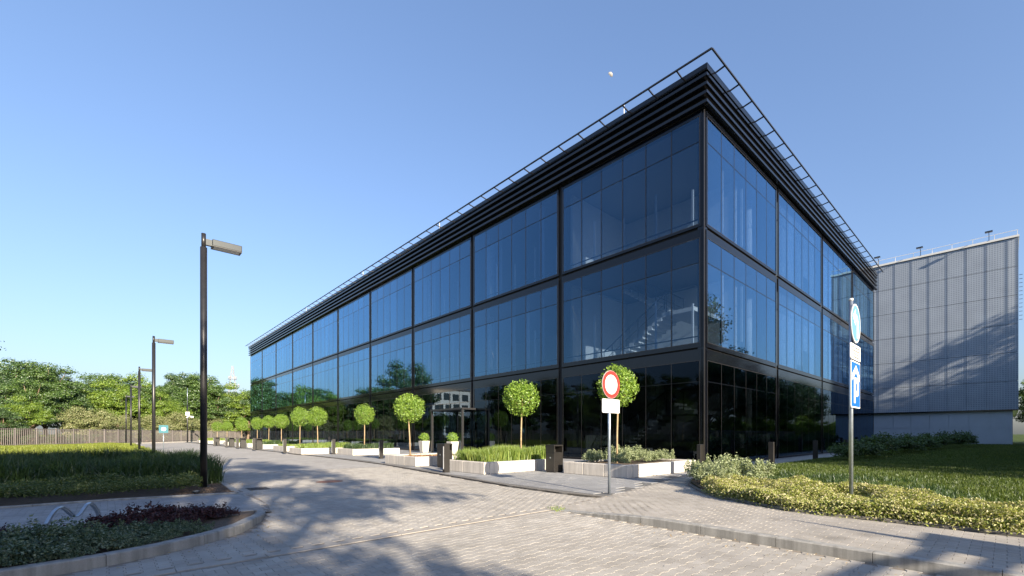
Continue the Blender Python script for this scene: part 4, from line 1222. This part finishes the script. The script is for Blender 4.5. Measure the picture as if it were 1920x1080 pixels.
for i in range(26):
    x = -3.6 + i*.2 + rt.uniform(-.1, .1); y = 8.75 + .12*math.sin(i*1.7) + rt.uniform(-.25, .25)
    if x < 1.15 and not -1.0 < x < -.5: spots.append((x, y - max(0, x-.6)*.1, rt.uniform(.72, 1.0)))
spots += [(1.3, 8.95, .55), (-.9, 8.2, .8), (-.3, 8.15, .8), (.25, 8.25, .75), (.7, 8.4, .7)]
spots = [q for q in spots if not (-1.15 < q[0] < .0 and q[1] > 8.3)]
shrubs('barberry_shrub', barbs, spots, 'dark red barberry shrub in the bed below the path', 'shrub', 'barberry shrubs', .06)
eus = [mound(50+i, 3600, .40, .40, .24, .035, M['euon'], .5, .35) for i in range(2)]
spots = [(-.8,6.98,.6),(-.3,7.0,.55),(.2,7.15,.5),(.5,7.4,.5),(.85,7.65,.5),(-1.6,7.75,1.0),(-1.1,7.6,1.05),(-.65,7.75,1.1),(-.3,7.5,1.0),(.05,7.7,.9),(-1.5,7.2,.95),(-.95,7.1,1.0),(-.5,7.15,.9),(-2.2,7.5,1.0),(.4,7.85,.65),(-.05,7.2,.7),(.7,8.0,.5)]
shrubs('variegated_shrub', eus, spots, 'low grey-green variegated shrub at the front of the left bed', 'shrub', 'variegated shrubs', .06)
arts = [mound(60+i, 3200, .5, .5, .45, .055, M['artem'], .7, .55) for i in range(2)]
shrubs('silver_shrub', arts, [(12.3,6.35,.8),(11.6,5.95,.95),(12.6,5.7,1.1),(11.0,5.5,.85),(11.9,5.1,1.15),(13.3,6.2,.8),(10.6,5.0,.7),(12.8,4.9,1.0)], 'silvery feathery shrub at the bed tip by the corner bollard', 'shrub', 'silver shrubs in the right bed', .1)
shrubs('silver_shrub', arts, [(11.7,9.9,.75),(11.7,8.8,.75),(12.7,8.75,.75),(12.9,9.8,1.0),(13.7,8.8,.75),(13.7,9.9,1.15),(14.5,9.0,.8),(14.4,10.1,.9),(12.2,10.3,.7)], 'silvery feathery shrub planted in the corner planter', 'shrub', 'silver shrubs in the planter', .38)
dks = [mound(65+i, 2400, 1.0, .8, .9, .13, M['darkshrub'], .5, .3) for i in range(2)]
shrubs('dark_shrub', dks, [(24.5,5.4,.8),(27,5.0,.95),(30,5.3,1.0),(33.5,5.2,1.0),(37,4.6,1.15),(40.5,4.9,1.2),(44,4.4,1.2),(47,4.9,1.3),(50,4.2,1.2),(53.5,3.4,1.2),(57,3.2,1.15),(61,3.0,1.2)], 'dark green shrub on the shaded lawn, %s of its row from the near end', 'shrub', 'dark shrubs on the lawn', .1)

# --- mass planting (uncountable): stuff
rg = np.random.default_rng(99)
def stuff(name, me, label, cat):
    o = link(bpy.data.objects.new(name, me)); return tag(o, label, cat, None, 'stuff')
def cover(poly, n, hmax, leaf, mat, seed, z0, sc=.5, name='cover'):
    rg = np.random.default_rng(seed)
    Q = scatter(poly, n, rg)
    hh = hmax*(.45+.55*vnoise(Q[:, 0], Q[:, 1], sc, seed))*(.8+.4*vnoise(Q[:, 0], Q[:, 1], sc*.3, seed+1))
    hh = hh*(.12+.88*np.clip(np.hypot(Q[:, 0]-9.75, (Q[:, 1]-2.05)*1.6)/.62, 0, 1)**2)
    z = z0 + hh*(rg.uniform(.05, 1, n)**.35)
    return leaf_mesh(name, np.c_[Q, z], np.array([0, 0, .7])+rg.normal(size=(n, 3))*.6, leaf, rg, mat, .6)
sp_poly = [p for p in KRi if p[1] > -2.0 and p[1] < 5.3] 
sp_poly = [(8.16,-2.6)] + sp_poly + [(10.9,5.2),(11.5,4.4),(11.3,3.0),(11.0,2.0),(10.3,1.0),(9.6,0.1),(9.0,-1.2),(8.7,-2.6)]
stuff('golden_ground_cover', cover(sp_poly, 90000, .33, .036, M['spirea'], 7, .12, .55, 'golden_ground_cover'), 'golden flowering spirea carpet behind the right pavement', 'ground cover')
def edge_leaves(curve, n, h, leaf, mat, seed, z0, name, spread=.10):
    rg = np.random.default_rng(seed); c = np.array(curve); d = np.r_[0, np.cumsum(np.linalg.norm(np.diff(c, axis=0), axis=1))]
    s_ = rg.uniform(0, d[-1], n); x = np.interp(s_, d, c[:, 0])+rg.normal(size=n)*spread; y = np.interp(s_, d, c[:, 1])+rg.normal(size=n)*spread
    hh = h*(.35+.65*vnoise(x, y, .4, seed)); z = z0+rg.uniform(0, 1, n)*hh
    return leaf_mesh(name, np.c_[x, y, z], np.array([-.4, -.2, .5])+rg.normal(size=(n, 3))*.5, leaf, rg, mat, .6)
stuff('golden_ground_cover', edge_leaves([(x+.06, y) for x, y in KRi if -2.2 < y < 5.0], 24000, .32, .036, M['spirea'], 17, .11, 'golden_ground_cover', .07), 'ragged front edge of the golden carpet spilling over the kerb', 'ground cover')
lc = [(-9,13.45),(0,13.08),(1.0,12.85),(1.55,13.0),(1.6,14.9),(.5,15.6),(-9,15.9)]
stuff('ground_cover', cover(lc, 60000, .40, .042, M['cover'], 8, .06, .45, 'ground_cover'), 'low shaded ground cover along the path edge', 'ground cover')
Q = scatter([(-14,15.2),(1.3,14.9),(2.25,15.2),(2.4,17),(2.4,24.5),(1,27.5),(-3,26.5),(-18,25)], 60000, rg)
hh = .40+.62*vnoise(Q[:, 0], Q[:, 1], 0.9, 5); hh *= np.clip(.55+(Q[:, 1]-14.8)/3, .5, 1.0)
stuff('tall_grass', blade_mesh('tall_grass', np.c_[Q, np.full(len(Q), .05)], hh, .022, rg, M['tall'], .6), 'tall dark grass filling the shaded island bed', 'grass')
Q = scatter([(-20,25.5),(2.3,25.5),(2.35,77),(-6,82.5),(-22,78)], 90000, rg)
stuff('meadow_grass', blade_mesh('meadow_grass', np.c_[Q, np.full(len(Q), .05)], .16+.28*vnoise(Q[:, 0], Q[:, 1], 2.5, 9), .035, rg, M['lawnbright'], .7), 'sunlit yellow-green meadow grass before the fence', 'grass')
Q = scatter([(11.4,2.0),(13.2,6.6),(30,6.7),(30,-1),(10,-1)], 70000, rg)
stuff('lawn_grass', blade_mesh('lawn_grass', np.c_[Q, np.full(len(Q), .10)], .07+.10*vnoise(Q[:, 0], Q[:, 1], 1.5, 3), .016, rg, M['grass'], .8), 'short shaded lawn grass beside the right facade', 'grass')
Q = scatter([(30,6.7),(76,6.7),(76,-4),(30,-2)], 50000, rg)
stuff('lawn_grass', blade_mesh('lawn_grass', np.c_[Q, np.full(len(Q), .10)], .10+.06*rg.random(len(Q)), .04, rg, M['grass'], .8), 'far shaded lawn reaching to the grey clad building', 'grass')
Q = scatter([(10.8,5.0),(12.6,6.6),(15,6.7),(15,1.5),(10.6,.2)], 9000, rg); Q = Q[vnoise(Q[:, 0], Q[:, 1], .6, 12) > .45]
stuff('weeds', blade_mesh('weeds', np.c_[Q, np.full(len(Q), .1)], .10+.18*rg.random(len(Q)), .016, rg, M['tall'], .7), 'ragged taller grass between the golden carpet and the lawn', 'grass')
def fill(box, n, h, mat, name, label, z=.42, w=.018, lean=.6):
    Q = scatter([(box[0]+.25,box[2]+.25),(box[1]-.25,box[2]+.25),(box[1]-.25,box[3]-.25),(box[0]+.25,box[3]-.25)], n, rg)
    stuff(name, blade_mesh(name, np.c_[Q, np.full(n, z-.06)], h*(.6+.5*vnoise(Q[:, 0], Q[:, 1], .6, 2)), w, rg, M[mat], lean), label, 'grass')
fill(PLS[1], 7000, .68, 'orn', 'ornamental_grass', 'tall green ornamental grass filling the second planter')
fill(PLS[2], 260, .16, 'dry', 'dry_stems', 'dry brown stems in the red mulch planter', lean=1.0)
for k in range(3, 12):
    fill(PLS[k], 2200, .5 if k != 5 else .3, 'orn' if k % 3 else 'tall', 'planter_grass', f'grass filling the planter {ords[k-1]} from the camera along the facade', w=.03)
# leaf litter / weeds along the near kerb end
Q = scatter([(5.7,5.7),(6.05,5.7),(6.1,6.15),(5.85,6.15)], 90, rg)
stuff('kerb_weeds', blade_mesh('kerb_weeds', np.c_[Q, np.full(90, 0.0)], .05, .008, rg, M['orn'], 1.0), 'tiny weeds at the sunken end of the right kerb', 'weeds')
Q = scatter([(.9,12.85),(2.1,12.6),(2.2,15),(1.5,15)], 1500, rg)
stuff('bark_litter', leaf_mesh('bark_litter', np.c_[Q, np.full(1500, .06)], np.array([0,0,1.0])+rg.normal(size=(1500, 3))*.3, .035, rg, M['bark']), 'bark chips on the soil round the lamp foot', 'mulch')

def litter(poly, n, seed, z):
    rg = np.random.default_rng(seed); Q = scatter(poly, n, rg)
    return leaf_mesh('fallen_leaves', np.c_[Q, np.full(n, z)], np.array([0, 0, 1.0])+rg.normal(size=(n, 3))*.18, .035, rg, M['dry'])
stuff('fallen_leaves', litter([(0,6.4),(1.6,7.3),(2.4,9.5),(2.9,16),(2.3,16),(1.9,9.5),(1.2,7.6),(0,6.85)], 160, 31, .012), 'dry leaves and grit gathered along the left island kerb', 'leaf litter')
stuff('fallen_leaves', litter([(5.2,-.1),(5.84,-.1),(5.84,6),(5.5,6)], 60, 32, .012), 'dry leaves at the foot of the right kerb', 'leaf litter')

# =================================================================== FENCE, TOWER, FAR THINGS
fence = thing('picket_fence', (*fpt(0), 0), 'pinkish metal picket fence across the far end of the road', 'fence')
fence.rotation_euler = (0, 0, math.atan2(FD.y, FD.x))
LF = 58.3; SPC = .222; FH = 1.98
pk_ = MB().box(-.024, .024, -.02, .02, .22, FH).build('picket', M['fence'], fence); pk_.location = (.111, 0, 0)
for k in range(1, 285):
    o = link(bpy.data.objects.new('picket', pk_.data), fence); o.location = ((k+.5)*SPC, 0, 0)
mb = MB()
for k in range(1, 262): mb.box(-(k*SPC)-.03, -(k*SPC)+.03, -.02, .02, .22, FH)
tag(mb.build('mirrored_pickets', M['fence'], fence), kind='stuff')
po = MB().box(-.05, .05, -.05, .05, 0, FH+.05).build('post', M['fence'], fence); po.location = (0, 0, 0)
for k in range(-23, 26):
    if k:
        o = link(bpy.data.objects.new('post', po.data), fence); o.location = (k*2.5, 0, 0)
mb = MB(); mb.box(-58, 63.5, -.028, .028, FH-.09, FH-.03); mb.build('top_rail', M['fence'], fence)
mb = MB(); mb.box(-58, 63.5, -.028, .028, .26, .32); mb.build('bottom_rail', M['fence'], fence)
mb = MB(); mb.box(-58, 63.5, -.1, .1, -.1, .18); mb.build('footing', M['concrete'], fence)
# second fence on the lawn's far side, seen in the right facade
fence2 = thing('picket_fence', (14, -9.2, 0), 'picket fence behind the lawn, mirrored in the right facade', 'fence')
mb = MB()
for k in range(300): mb.box(k*.25-.03, k*.25+.03, -.02, .02, .2, 1.9)
tag(mb.build('pickets', M['fence'], fence2), kind='stuff')
MB().box(0, 75, -.03, .03, 1.8, 1.86).build('top_rail', M['fence'], fence2)
# lattice tower
tw = thing('lattice_tower', (59, 366, 0), 'pale lattice telecom tower far behind the trees', 'tower')
mb = MB(); Ht = 47; wf = lambda z: 5.0*(1-z/Ht)**1.1+.35
for i in (-1, 1):
    for j in (-1, 1):
        prev = None
        for k in range(0, 13):
            z = Ht*k/12; p = (i*wf(z), j*wf(z), z)
            if prev: mb.bar(prev, p, .18, .18)
            prev = p
mb.build('leg_frame', M['tower'], tw)
mb = MB()
for k in range(12):
    z0, z1 = Ht*k/12, Ht*(k+1)/12; a, b = wf(z0), wf(z1)
    for (p, q) in (((-a,-a,z0),(b,-b,z1)),((a,-a,z0),(-b,-b,z1)),((-a,-a,z0),(-b,b,z1)),((-a,a,z0),(-b,-b,z1)),((-a,-a,z0),(a,-a,z0)),((-a,-a,z0),(-a,a,z0))): mb.bar(p, q, .10, .10)
mb.build('lattice', M['tower'], tw)
for z, w in ((27, 3.6), (33, 3.4), (38, 2.0)):
    q_ = MB()
    for (p0, p1) in (((-w,-w),(w,-w)),((w,-w),(w,w)),((w,w),(-w,w)),((-w,w),(-w,-w))):
        q_.bar((*p0,z),(*p1,z),.5,.12); q_.bar((*p0,z+1.1),(*p1,z+1.1),.12,.12)
    q_.build('platform', M['tower'], tw)
    mb = MB()
    for k in range(10):
        a = 2*math.pi*k/10; mb.tube([(w*1.05*math.cos(a), w*1.05*math.sin(a), z+.3), (w*1.05*math.cos(a), w*1.05*math.sin(a), z+2.0)], .12, 5)
    mb.build('antenna', M['tower'], tw)
# white block seen only as a reflection
wb = thing('white_office_block', (-54, 133, 0), 'white office block with large windows, mirrored in the left facade', 'building')
MB().box(0, 14, 0, 11, 0, 16.2).build('wall', M['bwhite'], wb)
for f in range(4):
    for k in range(3): MB().box(14.0, 14.06, .8+k*3.4, 3.4+k*3.4, 1.6+f*3.7, 3.9+f*3.7).build('window', M['window'], wb)
    for k in range(4): MB().box(.8+k*3.3, 3.2+k*3.3, -.06, 0, 1.6+f*3.7, 3.9+f*3.7).build('window', M['window'], wb)
MB().box(-.3, 14.3, -.3, 11.3, 16.2, 16.6).build('roof', M['roof'], wb)
# moon: sunward shell of a far sphere, dark side left out to shape the phase
px, py = 1144, 141
Yd = 6000.0; Xd = (px-CX)/F_PX*Yd
mo = thing('moon', ((Yd+Xd)/S2, (Yd-Xd)/S2, CAMH+(HY-py)/F_PX*Yd), 'small pale gibbous moon in the blue sky above the roof', 'moon')
mb = MB(); rm = 36.0; nu, nv = 40, 24
vv = []; ff = []
for j in range(nv+1):
    th = math.pi*j/nv
    for i in range(nu): vv.append((rm*math.sin(th)*math.cos(2*math.pi*i/nu), rm*math.sin(th)*math.sin(2*math.pi*i/nu), rm*math.cos(th)))
lit = lambda j, i: (math.sin(math.pi*(j+.5)/nv)*math.cos(2*math.pi*(i+.5)/nu)*S.x + math.sin(math.pi*(j+.5)/nv)*math.sin(2*math.pi*(i+.5)/nu)*S.y + math.cos(math.pi*(j+.5)/nv)*S.z) > .16
for j in range(nv):
    for i in range(nu):
        if lit(j, i): ff.append((j*nu+i, (j+1)*nu+i, (j+1)*nu+(i+1) % nu, j*nu+(i+1) % nu))
mb.add(vv, ff); mb.build('disc', M['moon'], mo, True)
